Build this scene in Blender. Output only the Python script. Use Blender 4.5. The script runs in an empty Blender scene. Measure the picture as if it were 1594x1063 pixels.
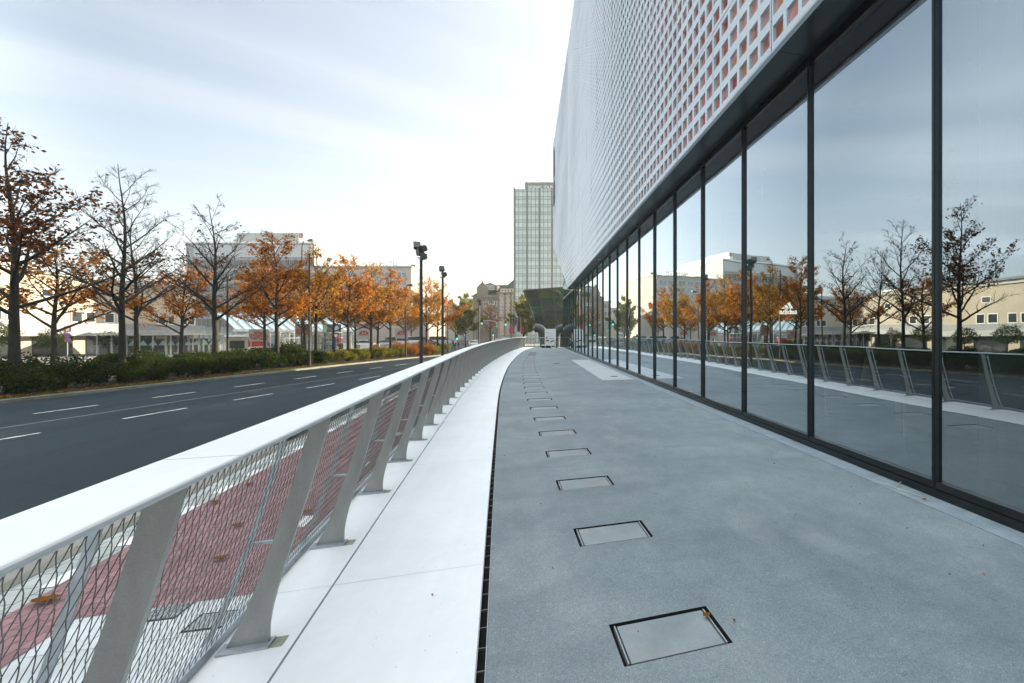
import bpy, bmesh, math, random
from mathutils import Vector, Matrix
R = math.radians
PI = math.pi
SC = bpy.context.scene
COL = SC.collection

# ------------------------------------------------------------------ camera
YAW = math.atan(158 / 677.0)            # the street runs along +Y, the camera looks a little to its right
FPX, CX, CY, EYE = 677.0, 980.0, 519.0, 1.6
cam_data = bpy.data.cameras.new('camera')
cam = bpy.data.objects.new('camera', cam_data)
COL.objects.link(cam)
cam.location = (0, 0, EYE)
cam.rotation_euler = (R(90), 0, -YAW)
cam_data.sensor_width = 36.0
cam_data.lens = FPX / 1594 * 36.0
cam_data.shift_x = (797 - CX) / 1594
cam_data.shift_y = (CY - 531.5) / 1594
cam_data.clip_start = 0.05
cam_data.clip_end = 4000
SC.camera = cam

# ------------------------------------------------------------------ light
SUN_AZ, SUN_EL = 54.0, 15.0
SKY_STRENGTH = 0.094
CLOUD_X = 6.5
FILL_SHEET = 9.8
world = bpy.data.worlds.new('World')
SC.world = world
world.use_nodes = True
wn, wl = world.node_tree.nodes, world.node_tree.links
wn.clear()


def wnode(t, **kw):
    n = wn.new(t)
    for k, v in kw.items():
        setattr(n, k, v)
    return n


sky = wnode('ShaderNodeTexSky', sky_type='NISHITA', sun_disc=False)
sky.sun_elevation = R(SUN_EL)
sky.sun_rotation = R(SUN_AZ)
sky.altitude = 100
sky.air_density = 1.0
sky.dust_density = 0.6
sky.ozone_density = 1.0
tc = wnode('ShaderNodeTexCoord')
sep = wnode('ShaderNodeSeparateXYZ')
wl.new(tc.outputs['Generated'], sep.inputs[0])


def wmath(op, a, b=None, clamp=False):
    n = wnode('ShaderNodeMath', operation=op, use_clamp=clamp)
    for i, v in enumerate((a, b)):
        if v is None:
            continue
        if isinstance(v, (int, float)):
            n.inputs[i].default_value = v
        else:
            wl.new(v, n.inputs[i])
    return n.outputs[0]


gam = wnode('ShaderNodeGamma')
gam.inputs['Gamma'].default_value = 0.80
wl.new(sky.outputs[0], gam.inputs['Color'])
hs = wnode('ShaderNodeHueSaturation')
hs.inputs['Saturation'].default_value = 0.86
wl.new(gam.outputs[0], hs.inputs['Color'])
tint = wnode('ShaderNodeMix', data_type='RGBA', blend_type='MULTIPLY')
tint.inputs[0].default_value = 1.0
wl.new(hs.outputs[0], tint.inputs[6])
tint.inputs[7].default_value = (0.96, 0.93, 0.92, 1)

# thin cirrus on a high flat layer: streaks that run away along the street
den = wmath('ADD', wmath('MAXIMUM', sep.outputs[2], 0.0), 0.10)
px_ = wmath('DIVIDE', sep.outputs[0], den)
py_ = wmath('DIVIDE', sep.outputs[1], den)
comb = wnode('ShaderNodeCombineXYZ')
wl.new(px_, comb.inputs[0])
wl.new(py_, comb.inputs[1])
mapc = wnode('ShaderNodeMapping')
mapc.inputs['Scale'].default_value = (1.5, 0.16, 1)
mapc.inputs['Location'].default_value = (CLOUD_X, 0.4, 0)
mapc.inputs['Rotation'].default_value = (0, 0, 0)
mapr = wnode('ShaderNodeMapping')
mapr.inputs['Rotation'].default_value = (0, 0, R(70))
wl.new(comb.outputs[0], mapr.inputs[0])
wl.new(mapr.outputs[0], mapc.inputs[0])
nz = wnode('ShaderNodeTexNoise')
nz.inputs['Scale'].default_value = 1.0
nz.inputs['Detail'].default_value = 8
nz.inputs['Roughness'].default_value = 0.5
nz.inputs['Distortion'].default_value = 0.35
wl.new(mapc.outputs[0], nz.inputs['Vector'])
cr = wnode('ShaderNodeValToRGB')
cr.color_ramp.elements[0].position = 0.46
cr.color_ramp.elements[0].color = (0, 0, 0, 1)
cr.color_ramp.elements[1].position = 0.68
cr.color_ramp.elements[1].color = (1, 1, 1, 1)
wl.new(nz.outputs[0], cr.inputs[0])
lowf = wnode('ShaderNodeMapRange')
lowf.interpolation_type = 'SMOOTHSTEP'
lowf.inputs['From Min'].default_value = 0.10
lowf.inputs['From Max'].default_value = 0.38
lowf.inputs['To Min'].default_value = 0.25
wl.new(sep.outputs[2], lowf.inputs['Value'])
cloud_mask = wmath('MULTIPLY', wmath('MULTIPLY', cr.outputs[0], lowf.outputs[0]), 0.7)
mixc = wnode('ShaderNodeMix', data_type='RGBA', blend_type='MIX')
wl.new(cloud_mask, mixc.inputs[0])
wl.new(tint.outputs[2], mixc.inputs[6])
mixc.inputs[7].default_value = (2.5, 2.62, 2.75, 1)
# added bright sheet overhead, out of view, as fill light for the walkway
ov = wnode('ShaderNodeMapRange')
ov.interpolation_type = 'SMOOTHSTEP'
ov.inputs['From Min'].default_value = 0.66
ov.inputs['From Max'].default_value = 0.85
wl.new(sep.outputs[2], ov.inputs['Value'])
fill_sheet = wnode('ShaderNodeMix', data_type='RGBA', blend_type='MIX')
wl.new(wmath('MULTIPLY', ov.outputs[0], wmath('ADD', wmath('MULTIPLY', nz.outputs[0], 0.5), 0.55), True), fill_sheet.inputs[0])
wl.new(mixc.outputs[2], fill_sheet.inputs[6])
fill_sheet.inputs[7].default_value = (FILL_SHEET * 0.97, FILL_SHEET * 1.0, FILL_SHEET * 1.0, 1)
bg = wnode('ShaderNodeBackground')
bg.inputs['Strength'].default_value = SKY_STRENGTH
# added bright bank, mostly out of view, lifting the glass reflection and fill
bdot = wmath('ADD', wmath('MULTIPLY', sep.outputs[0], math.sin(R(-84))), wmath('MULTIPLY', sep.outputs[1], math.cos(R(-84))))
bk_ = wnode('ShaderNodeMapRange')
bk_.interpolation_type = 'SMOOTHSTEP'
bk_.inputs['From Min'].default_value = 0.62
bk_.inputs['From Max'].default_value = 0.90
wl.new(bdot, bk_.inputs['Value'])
added_bank = wnode('ShaderNodeMix', data_type='RGBA', blend_type='MIX')
wl.new(wmath('MULTIPLY', bk_.outputs[0], wmath('ADD', wmath('MULTIPLY', cr.outputs[0], 0.45), 0.5), True), added_bank.inputs[0])
wl.new(fill_sheet.outputs[2], added_bank.inputs[6])
added_bank.inputs[7].default_value = (5.0, 5.6, 6.1, 1)
# thin haze lit up on the side of the sun
vd = wnode('ShaderNodeVectorMath', operation='DOT_PRODUCT')
wl.new(tc.outputs['Generated'], vd.inputs[0])
vd.inputs[1].default_value = (math.sin(R(SUN_AZ)), math.cos(R(SUN_AZ)), 0.12)
gl_ = wmath('POWER', wmath('MAXIMUM', vd.outputs['Value'], 0.0), 1.15)
glow = wnode('ShaderNodeMix', data_type='RGBA', blend_type='ADD')
wl.new(gl_, glow.inputs[0])
wl.new(added_bank.outputs[2], glow.inputs[6])
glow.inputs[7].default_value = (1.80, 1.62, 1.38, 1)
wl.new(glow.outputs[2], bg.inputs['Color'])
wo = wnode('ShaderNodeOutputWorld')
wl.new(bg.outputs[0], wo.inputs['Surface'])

sun_data = bpy.data.lights.new('sun', 'SUN')
sun_data.energy = 3.8
sun_data.angle = R(0.5)
sun_data.color = (1.0, 0.86, 0.66)
sun = bpy.data.objects.new('sun', sun_data)
COL.objects.link(sun)
sv = Vector((math.sin(R(SUN_AZ)) * math.cos(R(SUN_EL)), math.cos(R(SUN_AZ)) * math.cos(R(SUN_EL)), math.sin(R(SUN_EL))))
sun.rotation_euler = sv.to_track_quat('Z', 'Y').to_euler()
sun.location = (60, 60, 80)

SC.view_settings.view_transform = 'Standard'
SC.view_settings.look = 'None'
SC.view_settings.gamma = 1
SC.view_settings.use_curve_mapping = False
SC.view_settings.exposure = 2.0
SC.render.engine = 'CYCLES'
SC.cycles.max_bounces = 8
SC.cycles.transparent_max_bounces = 16
SC.cycles.use_denoising = True

# ------------------------------------------------------------------ helpers


def G(x, y, z=0.0):
    """Ground point (X, Y) seen at photograph pixel x, y on the level z."""
    c, s = math.cos(YAW), math.sin(YAW)
    Z = FPX * (EYE - z) / (y - CY)
    X = (x - CX) / FPX * Z
    return (X * c + Z * s, Z * c - X * s)


def D(x, y, Z):
    """World point at photograph pixel x, y and depth Z along the camera axis."""
    c, s = math.cos(YAW), math.sin(YAW)
    X = (x - CX) / FPX * Z
    return Vector((X * c + Z * s, Z * c - X * s, EYE - (y - CY) / FPX * Z))


def set_props(o, label=None, cat=None, group=None, kind=None):
    if label:
        o['label'] = label
    if cat:
        o['category'] = cat
    if group:
        o['group'] = group
    if kind:
        o['kind'] = kind
    return o


def thing(name, label, cat, loc=(0, 0, 0), rz=0.0, group=None):
    o = bpy.data.objects.new(name, None)
    o.empty_display_size = 0.3
    COL.objects.link(o)
    o.location = loc
    o.rotation_euler = (0, 0, rz)
    return set_props(o, label, cat, group)


def dup(o, loc=None, rz=None, scale=None, label=None, group=None, parent=None, kids=None):
    kids = list(o.children)
    c = o.copy()
    COL.objects.link(c)
    if parent is not None:
        c.parent = parent
    if loc is not None:
        c.location = loc
    if rz is not None:
        c.rotation_euler = (0, 0, rz)
    if scale is not None:
        c.scale = scale if not isinstance(scale, (int, float)) else (scale,) * 3
    set_props(c, label, None, group)
    for k in kids:
        dup(k, parent=c)
    return c


class MB:
    def __init__(self):
        self.v, self.f, self.m = [], [], []
        self.mi = 0

    def face(self, *pts):
        n = len(self.v)
        self.v.extend([tuple(p) for p in pts])
        self.f.append(tuple(range(n, n + len(pts))))
        self.m.append(self.mi)

    def grid(self, rows, close=False):
        n = len(self.v)
        w = len(rows[0])
        for r in rows:
            self.v.extend([tuple(p) for p in r])
        for i in range(len(rows) - 1):
            for j in range(w if close else w - 1):
                k = (j + 1) % w
                self.f.append((n + i * w + j, n + i * w + k, n + (i + 1) * w + k, n + (i + 1) * w + j))
                self.m.append(self.mi)

    def hexa(self, p):
        """p: bottom four (ccw from above) and top four"""
        n = len(self.v)
        self.v.extend([tuple(q) for q in p])
        for f in ((3, 2, 1, 0), (4, 5, 6, 7), (0, 1, 5, 4), (1, 2, 6, 5), (2, 3, 7, 6), (3, 0, 4, 7)):
            self.f.append(tuple(n + i for i in f))
            self.m.append(self.mi)

    def box(self, x0, y0, z0, x1, y1, z1):
        x0, x1 = min(x0, x1), max(x0, x1)
        y0, y1 = min(y0, y1), max(y0, y1)
        z0, z1 = min(z0, z1), max(z0, z1)
        self.hexa([(x0, y0, z0), (x1, y0, z0), (x1, y1, z0), (x0, y1, z0), (x0, y0, z1), (x1, y0, z1), (x1, y1, z1), (x0, y1, z1)])

    def obox(self, c, ax, ay, az):
        c, ax, ay, az = Vector(c), Vector(ax), Vector(ay), Vector(az)
        self.hexa([c - ax - ay - az, c + ax - ay - az, c + ax + ay - az, c - ax + ay - az,
                   c - ax - ay + az, c + ax - ay + az, c + ax + ay + az, c - ax + ay + az])

    def tube(self, path, rad, n=6, caps=True):
        path = [Vector(p) for p in path]
        if isinstance(rad, (int, float)):
            rad = [rad] * len(path)
        base = len(self.v)
        up = None
        for i, p in enumerate(path):
            if i == 0:
                t = path[1] - p
            elif i == len(path) - 1:
                t = p - path[i - 1]
            else:
                t = path[i + 1] - path[i - 1]
            if t.length < 1e-9:
                t = Vector((0, 0, 1))
            t.normalize()
            if up is None:
                up = Vector((1, 0, 0)) if abs(t.x) < 0.8 else Vector((0, 1, 0))
            a = (up - t * up.dot(t))
            if a.length < 1e-6:
                a = t.orthogonal()
            a.normalize()
            up = a
            b = t.cross(a)
            for k in range(n):
                an = 2 * PI * k / n
                self.v.append(tuple(p + (a * math.cos(an) + b * math.sin(an)) * rad[i]))
        for i in range(len(path) - 1):
            for k in range(n):
                k2 = (k + 1) % n
                self.f.append((base + i * n + k, base + i * n + k2, base + (i + 1) * n + k2, base + (i + 1) * n + k))
                self.m.append(self.mi)
        if caps:
            self.f.append(tuple(base + k for k in reversed(range(n))))
            self.m.append(self.mi)
            self.f.append(tuple(base + (len(path) - 1) * n + k for k in range(n)))
            self.m.append(self.mi)

    def cyl(self, x, y, z0, z1, r, n=16, r2=None):
        self.tube([(x, y, z0), (x, y, z1)], [r, r if r2 is None else r2], n)

    def lathe(self, prof, c=(0, 0, 0), n=20):
        rows = []
        for r, z in prof:
            rows.append([(c[0] + r * math.cos(2 * PI * k / n), c[1] + r * math.sin(2 * PI * k / n), c[2] + z) for k in range(n)])
        self.grid(rows, close=True)

    def prism(self, poly, ext):
        """extrude a planar polygon of 3-D points by the vector ext"""
        ext = Vector(ext)
        a = [Vector(p) for p in poly]
        b = [p + ext for p in a]
        self.face(*reversed(a))
        self.face(*b)
        n = len(a)
        for i in range(n):
            j = (i + 1) % n
            self.face(a[i], a[j], b[j], b[i])

    def build(self, name, mats, parent=None, world=False, smooth=False, fix=False, off=None):
        me = bpy.data.meshes.new(name)
        vs = self.v
        if world and parent is not None:
            l = parent.matrix_basis.inverted()
            vs = [tuple(l @ Vector(p)) for p in vs]
        me.from_pydata(vs, [], self.f)
        if not isinstance(mats, (list, tuple)):
            mats = [mats]
        for m in mats:
            me.materials.append(m)
        me.polygons.foreach_set('material_index', self.m)
        if smooth:
            me.polygons.foreach_set('use_smooth', [True] * len(self.f))
        if fix:
            bm = bmesh.new()
            bm.from_mesh(me)
            bmesh.ops.remove_doubles(bm, verts=bm.verts, dist=1e-5)
            bmesh.ops.recalc_face_normals(bm, faces=bm.faces)
            bm.to_mesh(me)
            bm.free()
        me.update()
        o = bpy.data.objects.new(name, me)
        COL.objects.link(o)
        if parent is not None:
            o.parent = parent
        return o


def text_mesh(body, size, depth, name, mat, parent=None, loc=(0, 0, 0), rot=(0, 0, 0), align='CENTER', bold=0.0, sx=1.0):
    cu = bpy.data.curves.new(name, 'FONT')
    cu.body = body
    cu.size = size
    cu.extrude = depth
    cu.offset = bold
    cu.align_x = align
    cu.align_y = 'CENTER'
    cu.resolution_u = 3
    t = bpy.data.objects.new(name, cu)
    COL.objects.link(t)
    dg = bpy.context.evaluated_depsgraph_get()
    me = bpy.data.meshes.new_from_object(t.evaluated_get(dg))
    bpy.data.objects.remove(t)
    bpy.data.curves.remove(cu)
    me.materials.clear()
    me.materials.append(mat)
    o = bpy.data.objects.new(name, me)
    COL.objects.link(o)
    o.location = loc
    o.rotation_euler = rot
    o.scale = (sx, 1, 1)
    if parent is not None:
        o.parent = parent
    return o


# ------------------------------------------------------------------ materials
MATS = {}


class NT:
    def __init__(self, name):
        self.mat = bpy.data.materials.new(name)
        self.mat.use_nodes = True
        self.n, self.l = self.mat.node_tree.nodes, self.mat.node_tree.links
        self.n.clear()
        self.out = self.n.new('ShaderNodeOutputMaterial')

    def add(self, t, ins=None, **kw):
        n = self.n.new(t)
        for k, v in kw.items():
            setattr(n, k, v)
        for k, v in (ins or {}).items():
            self.put(n.inputs[k], v)
        return n

    def put(self, s, v):
        if hasattr(v, 'is_output'):
            self.l.new(v, s)
        else:
            if isinstance(v, tuple) and len(v) == 3 and s.type == 'RGBA':
                v = v + (1,)
            s.default_value = v

    def ramp(self, fac, stops, interp='LINEAR'):
        r = self.add('ShaderNodeValToRGB')
        e = r.color_ramp
        e.interpolation = interp
        while len(e.elements) < len(stops):
            e.elements.new(0.5)
        for q, (p, c) in zip(e.elements, stops):
            q.position = p
            q.color = tuple(c) + (1,) if len(c) == 3 else c
        self.l.new(fac, r.inputs[0])
        return r.outputs[0]

    def noise(self, scale, detail=4, rough=0.55, vec=None, mapscale=None, coord='Object'):
        if vec is None:
            vec = self.add('ShaderNodeTexCoord').outputs[coord]
        if mapscale:
            mp = self.add('ShaderNodeMapping', {'Vector': vec, 'Scale': mapscale})
            vec = mp.outputs[0]
        n = self.add('ShaderNodeTexNoise', {'Vector': vec, 'Scale': scale, 'Detail': detail, 'Roughness': rough})
        return n.outputs['Fac']

    def mix(self, fac, a, b, mode='MIX'):
        m = self.add('ShaderNodeMix', data_type='RGBA', blend_type=mode)
        self.put(m.inputs[0], fac)
        self.put(m.inputs[6], a)
        self.put(m.inputs[7], b)
        return m.outputs[2]

    def math(self, op, a, b=0.0, clamp=False):
        m = self.add('ShaderNodeMath', operation=op, use_clamp=clamp)
        self.put(m.inputs[0], a)
        self.put(m.inputs[1], b)
        return m.outputs[0]

    def bump(self, h, strength=0.2, dist=0.01):
        b = self.add('ShaderNodeBump', {'Height': h, 'Strength': strength, 'Distance': dist})
        return b.outputs[0]

    def bsdf(self, col, rough=0.6, metal=0.0, normal=None, **kw):
        p = self.add('ShaderNodeBsdfPrincipled')
        self.put(p.inputs['Base Color'], col)
        self.put(p.inputs['Roughness'], rough)
        self.put(p.inputs['Metallic'], metal)
        if normal is not None:
            self.l.new(normal, p.inputs['Normal'])
        for k, v in kw.items():
            self.put(p.inputs[k], v)
        return p.outputs[0]

    def done(self, sh):
        self.l.new(sh, self.out.inputs['Surface'])
        return self.mat


def mottled(name, a, b, scale=3.0, rough=0.6, metal=0.0, bump=0.1, bdist=0.005, fine=60.0, detail=5, rvar=0.1, mapscale=None):
    """two-tone surface with uneven patches, fine grain and matching roughness"""
    t = NT(name)
    n1 = t.noise(scale, detail, 0.6, mapscale=mapscale)
    n2 = t.noise(fine, 3, 0.6)
    f = t.math('ADD', t.math('MULTIPLY', n1, 0.75), t.math('MULTIPLY', n2, 0.25))
    col = t.ramp(f, [(0.36, a), (0.64, b)])
    ro = t.math('ADD', t.math('MULTIPLY', n1, rvar * 2), rough - rvar)
    return t.done(t.bsdf(col, ro, metal, t.bump(n2, bump, bdist) if bump else None))


def emissive(name, col, strength):
    t = NT(name)
    e = t.add('ShaderNodeEmission', {'Color': col, 'Strength': strength})
    return t.done(e.outputs[0])


def deck_mat():
    t = NT('exposed aggregate deck')
    big = t.noise(0.55, 6, 0.62)
    mid = t.noise(3.2, 5, 0.6, mapscale=(1.0, 0.7, 1))
    tc_ = t.add('ShaderNodeTexCoord').outputs['Object']
    vor = t.add('ShaderNodeTexVoronoi', {'Vector': tc_, 'Scale': 170.0})
    vor2 = t.add('ShaderNodeTexVoronoi', {'Vector': tc_, 'Scale': 55.0})
    base = t.ramp(t.math('ADD', t.math('MULTIPLY', big, 0.6), t.math('MULTIPLY', mid, 0.4)),
                  [(0.34, (0.140, 0.180, 0.202)), (0.5, (0.198, 0.244, 0.264)), (0.66, (0.262, 0.310, 0.325))])
    grit = t.ramp(vor.outputs['Color'], [(0.2, (0.72, 0.72, 0.72)), (0.6, (1.0, 1.0, 1.0)), (0.95, (1.3, 1.32, 1.3))])
    base = t.mix(0.8, base, grit, 'MULTIPLY')
    chips = t.math('LESS_THAN', vor2.outputs['Distance'], 0.16)
    sel = t.math('GREATER_THAN', t.add('ShaderNodeSeparateColor', {'Color': vor2.outputs['Color']}).outputs[0], 0.72)
    base = t.mix(t.math('MULTIPLY', t.math('MULTIPLY', chips, sel), 0.55), base, (0.55, 0.57, 0.55))
    sme = t.noise(1.1, 5, 0.7, mapscale=(0.5, 1.6, 1))
    base = t.mix(t.ramp(sme, [(0.50, (0, 0, 0)), (0.72, (0.55, 0.55, 0.55))]), base, (0.11, 0.145, 0.165))
    dry = t.noise(0.8, 6, 0.7, mapscale=(1.3, 0.6, 1))
    base = t.mix(t.ramp(dry, [(0.54, (0, 0, 0)), (0.7, (0.35, 0.35, 0.35))]), base, (0.36, 0.40, 0.40))
    dark = t.noise(9.0, 3, 0.5)
    spot = t.ramp(dark, [(0.69, (0, 0, 0)), (0.76, (1, 1, 1))])
    base = t.mix(t.math('MULTIPLY', spot, 0.35), base, (0.03, 0.03, 0.03))
    ro = t.math('ADD', t.math('MULTIPLY', mid, 0.3), 0.5)
    return t.done(t.bsdf(base, ro, 0, t.bump(vor.outputs['Distance'], 0.35, 0.004)))


def concrete_mat(name, a, b, pits=True):
    t = NT(name)
    n1 = t.noise(1.3, 6, 0.62)
    n2 = t.noise(14, 4, 0.6)
    st = t.noise(2.0, 4, 0.6, mapscale=(3.5, 0.5, 1))
    f = t.math('ADD', t.math('MULTIPLY', n1, 0.5), t.math('ADD', t.math('MULTIPLY', n2, 0.2), t.math('MULTIPLY', st, 0.3)))
    col = t.ramp(f, [(0.32, a), (0.62, b)])
    h = n2
    if pits:
        tc_ = t.add('ShaderNodeTexCoord').outputs['Object']
        v = t.add('ShaderNodeTexVoronoi', {'Vector': tc_, 'Scale': 26.0})
        sel = t.math('GREATER_THAN', t.add('ShaderNodeSeparateColor', {'Color': v.outputs['Color']}).outputs[0], 0.80)
        pit = t.math('MULTIPLY', t.math('LESS_THAN', v.outputs['Distance'], 0.085), sel)
        col = t.mix(t.math('MULTIPLY', pit, 0.7), col, (0.12, 0.13, 0.13))
    return t.done(t.bsdf(col, 0.62, 0, t.bump(h, 0.08, 0.004)))


def asphalt_mat():
    t = NT('asphalt')
    n1 = t.noise(0.25, 5, 0.6, mapscale=(1.2, 0.25, 1))
    tc_ = t.add('ShaderNodeTexCoord').outputs['Object']
    v = t.add('ShaderNodeTexVoronoi', {'Vector': tc_, 'Scale': 60.0})
    col = t.ramp(n1, [(0.35, (0.0042, 0.0118, 0.0165)), (0.65, (0.0095, 0.0210, 0.0285))])
    g = t.ramp(v.outputs['Color'], [(0.2, (0.6, 0.6, 0.6)), (0.9, (1.5, 1.5, 1.5))])
    col = t.mix(0.8, col, g, 'MULTIPLY')
    tr_ = t.noise(0.9, 4, 0.6, mapscale=(1.0, 0.06, 1))
    col = t.mix(1.0, col, t.ramp(tr_, [(0.35, (0.72, 0.74, 0.76)), (0.65, (1.35, 1.33, 1.3))]), 'MULTIPLY')
    pt_ = t.noise(0.35, 2, 0.4)
    col = t.mix(t.ramp(pt_, [(0.60, (0, 0, 0)), (0.615, (0.5, 0.5, 0.5))]), col, (0.026, 0.031, 0.034))
    tc2 = t.add('ShaderNodeTexCoord').outputs['Object']
    wv = t.add('ShaderNodeTexNoise', {'Vector': tc2, 'Scale': 0.6, 'Detail': 6.0})
    mixw = t.add('ShaderNodeVectorMath', {0: tc2, 1: wv.outputs['Color']}, operation='ADD').outputs[0]
    ck = t.add('ShaderNodeTexVoronoi', {'Vector': mixw, 'Scale': 0.16}, feature='DISTANCE_TO_EDGE')
    col = t.mix(t.math('MULTIPLY', t.math('LESS_THAN', ck.outputs['Distance'], 0.004), 0.7), col, (0.004, 0.004, 0.004))
    return t.done(t.bsdf(col, 0.62, 0, t.bump(v.outputs['Distance'], 0.4, 0.006), **{'Specular IOR Level': 0.20, 'Specular Tint': (0.62, 0.86, 1.0)}))


def paver_mat(name, c1, c2, mortar, w=0.2, h=0.1, offset=0.5):
    t = NT(name)
    tc_ = t.add('ShaderNodeTexCoord').outputs['Object']
    mp = t.add('ShaderNodeMapping', {'Vector': tc_, 'Rotation': (0, 0, R(90))})
    b = t.add('ShaderNodeTexBrick', {'Vector': mp.outputs[0], 'Color1': c1, 'Color2': c2, 'Mortar': mortar, 'Scale': 1.0,
                                     'Mortar Size': 0.006, 'Mortar Smooth': 0.3, 'Brick Width': w, 'Row Height': h}, offset=offset)
    n = t.noise(2.0, 5, 0.6)
    m = t.ramp(n, [(0.3, (0.72, 0.72, 0.72)), (0.7, (1.12, 1.12, 1.12))])
    col = t.mix(1.0, b.outputs['Color'], m, 'MULTIPLY')
    hgt = t.math('SUBTRACT', 1.0, b.outputs['Fac'])
    return t.done(t.bsdf(col, 0.75, 0, t.bump(hgt, 0.4, 0.006)))


def leaf_mat(name, stops, transl=0.45):
    t = NT(name)
    g = t.add('ShaderNodeNewGeometry')
    col = t.ramp(g.outputs['Random Per Island'], stops)
    d = t.add('ShaderNodeBsdfDiffuse', {'Color': col})
    tr = t.add('ShaderNodeBsdfTranslucent', {'Color': col})
    m = t.add('ShaderNodeMixShader', {0: transl})
    t.l.new(d.outputs[0], m.inputs[1])
    t.l.new(tr.outputs[0], m.inputs[2])
    return t.done(m.outputs[0])


def glass_mat(name, ior=0.14, slope=0.95, gloss=(0.86, 0.93, 0.95), trans=(0.35, 0.42, 0.40), wav=0.0, rough=0.0, wscale=0.35):
    t = NT(name)
    nrm = None
    if wav:
        n = t.noise(wscale, 2, 0.5, mapscale=(1, 0.8, 1.6), coord='Object')
        nrm = t.bump(n, wav, 0.02)
    g = t.add('ShaderNodeBsdfGlossy', {'Color': gloss, 'Roughness': rough})
    tr = t.add('ShaderNodeBsdfTransparent', {'Color': trans})
    lw_ = t.add('ShaderNodeLayerWeight', {'Blend': 0.5})
    if nrm is not None:
        t.l.new(nrm, g.inputs['Normal'])
    m = t.add('ShaderNodeMixShader')
    t.l.new(t.math('ADD', t.math('MULTIPLY', lw_.outputs['Facing'], slope), ior, True), m.inputs[0])
    t.l.new(tr.outputs[0], m.inputs[1])
    t.l.new(g.outputs[0], m.inputs[2])
    return t.done(m.outputs[0])


M = {}
M['deck'] = deck_mat()
M['concrete'] = concrete_mat('pale cast concrete', (0.74, 0.78, 0.80), (0.86, 0.88, 0.89))
M['cap'] = concrete_mat('white coping', (0.66, 0.69, 0.69), (0.78, 0.80, 0.80), pits=False)
M['slab'] = concrete_mat('pale inset slab', (0.36, 0.40, 0.42), (0.46, 0.50, 0.52), pits=False)
M['asphalt'] = asphalt_mat()
M['paint'] = mottled('road paint', (0.26, 0.27, 0.27), (0.72, 0.72, 0.70), 3.5, 0.6, bump=0.1, fine=30)
M['worn'] = mottled('worn joint line', (0.12, 0.12, 0.12), (0.22, 0.22, 0.22), 1.0, 0.7)
M['red_paver'] = paver_mat('red pavers', (0.23, 0.115, 0.125), (0.31, 0.170, 0.180), (0.09, 0.055, 0.055), 0.21, 0.105)
M['grey_paver'] = paver_mat('grey slabs', (0.36, 0.39, 0.38), (0.44, 0.47, 0.45), (0.10, 0.11, 0.10), 0.3, 0.3, 0.5)
M['white_slab'] = paver_mat('white slabs', (0.50, 0.54, 0.55), (0.60, 0.63, 0.64), (0.30, 0.33, 0.33), 0.9, 0.9, 0.0)
M['kerbstone'] = mottled('kerb stone', (0.12, 0.12, 0.10), (0.24, 0.23, 0.20), 1.5, 0.8, bump=0.3)
M['plaza'] = mottled('plaza paving', (0.20, 0.19, 0.17), (0.29, 0.275, 0.25), 0.4, 0.8)
M['soil'] = mottled('soil', (0.028, 0.02, 0.012), (0.06, 0.045, 0.03), 3, 0.95, bump=0.5, bdist=0.03)
M['grass'] = leaf_mat('grass blades', [(0.0, (0.03, 0.07, 0.012)), (0.6, (0.06, 0.11, 0.02)), (1.0, (0.10, 0.12, 0.03))])
M['steel'] = mottled('brushed stainless steel', (0.30, 0.30, 0.285), (0.44, 0.44, 0.42), 5, 0.42, 0.55, bump=0.05, fine=160, mapscale=(1, 1, 0.3))
M['wire'] = mottled('steel wire', (0.10, 0.105, 0.095), (0.20, 0.20, 0.19), 8, 0.42, 0.7, bump=0)
M['galv'] = mottled('galvanised steel', (0.33, 0.37, 0.40), (0.48, 0.52, 0.55), 10, 0.45, 0.5, bump=0.05)
M['black'] = mottled('black frame metal', (0.004, 0.005, 0.005), (0.010, 0.012, 0.012), 4, 0.22, 0.0, bump=0)
M['mullion'] = mottled('anthracite mullion', (0.020, 0.024, 0.025), (0.036, 0.041, 0.043), 3, 0.32, 0.3, bump=0)
M['void'] = mottled('dark joint', (0.006, 0.006, 0.005), (0.014, 0.013, 0.011), 6, 0.9)
M['white_panel'] = mottled('white panel paint', (0.50, 0.575, 0.62), (0.56, 0.63, 0.675), 0.7, 0.34, 0.0, bump=0.02)
M['soffit'] = mottled('dark soffit sheet', (0.030, 0.036, 0.037), (0.042, 0.049, 0.050), 0.8, 0.3, 0.2, bump=0)
M['glass'] = glass_mat('mirror glass', 0.185, 0.98, (0.83, 0.93, 0.97), (0.30, 0.36, 0.34), wav=0.32)
M['lamp_black'] = mottled('dark mast paint', (0.016, 0.018, 0.016), (0.03, 0.032, 0.028), 6, 0.4)
M['lamp_green'] = mottled('grey green housing', (0.04, 0.055, 0.045), (0.07, 0.085, 0.07), 6, 0.45)
M['bark'] = mottled('bark', (0.010, 0.010, 0.006), (0.034, 0.031, 0.020), 6, 0.9, bump=0.6, bdist=0.02, fine=25, mapscale=(3, 3, 0.6))
M['twig'] = M['bark']
M['orange_leaf'] = leaf_mat('autumn leaves', [(0.0, (0.14, 0.048, 0.010)), (0.35, (0.34, 0.115, 0.014)), (0.75, (0.54, 0.20, 0.022)), (1.0, (0.62, 0.33, 0.06))], 0.58)
M['gold_leaf'] = leaf_mat('golden autumn leaves', [(0.0, (0.16, 0.075, 0.015)), (0.4, (0.36, 0.17, 0.025)), (0.8, (0.52, 0.27, 0.035)), (1.0, (0.50, 0.36, 0.08))], 0.58)
M['brown_leaf'] = leaf_mat('brown leaves', [(0.0, (0.05, 0.019, 0.007)), (0.6, (0.13, 0.046, 0.011)), (1.0, (0.25, 0.09, 0.018))], 0.35)
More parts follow.
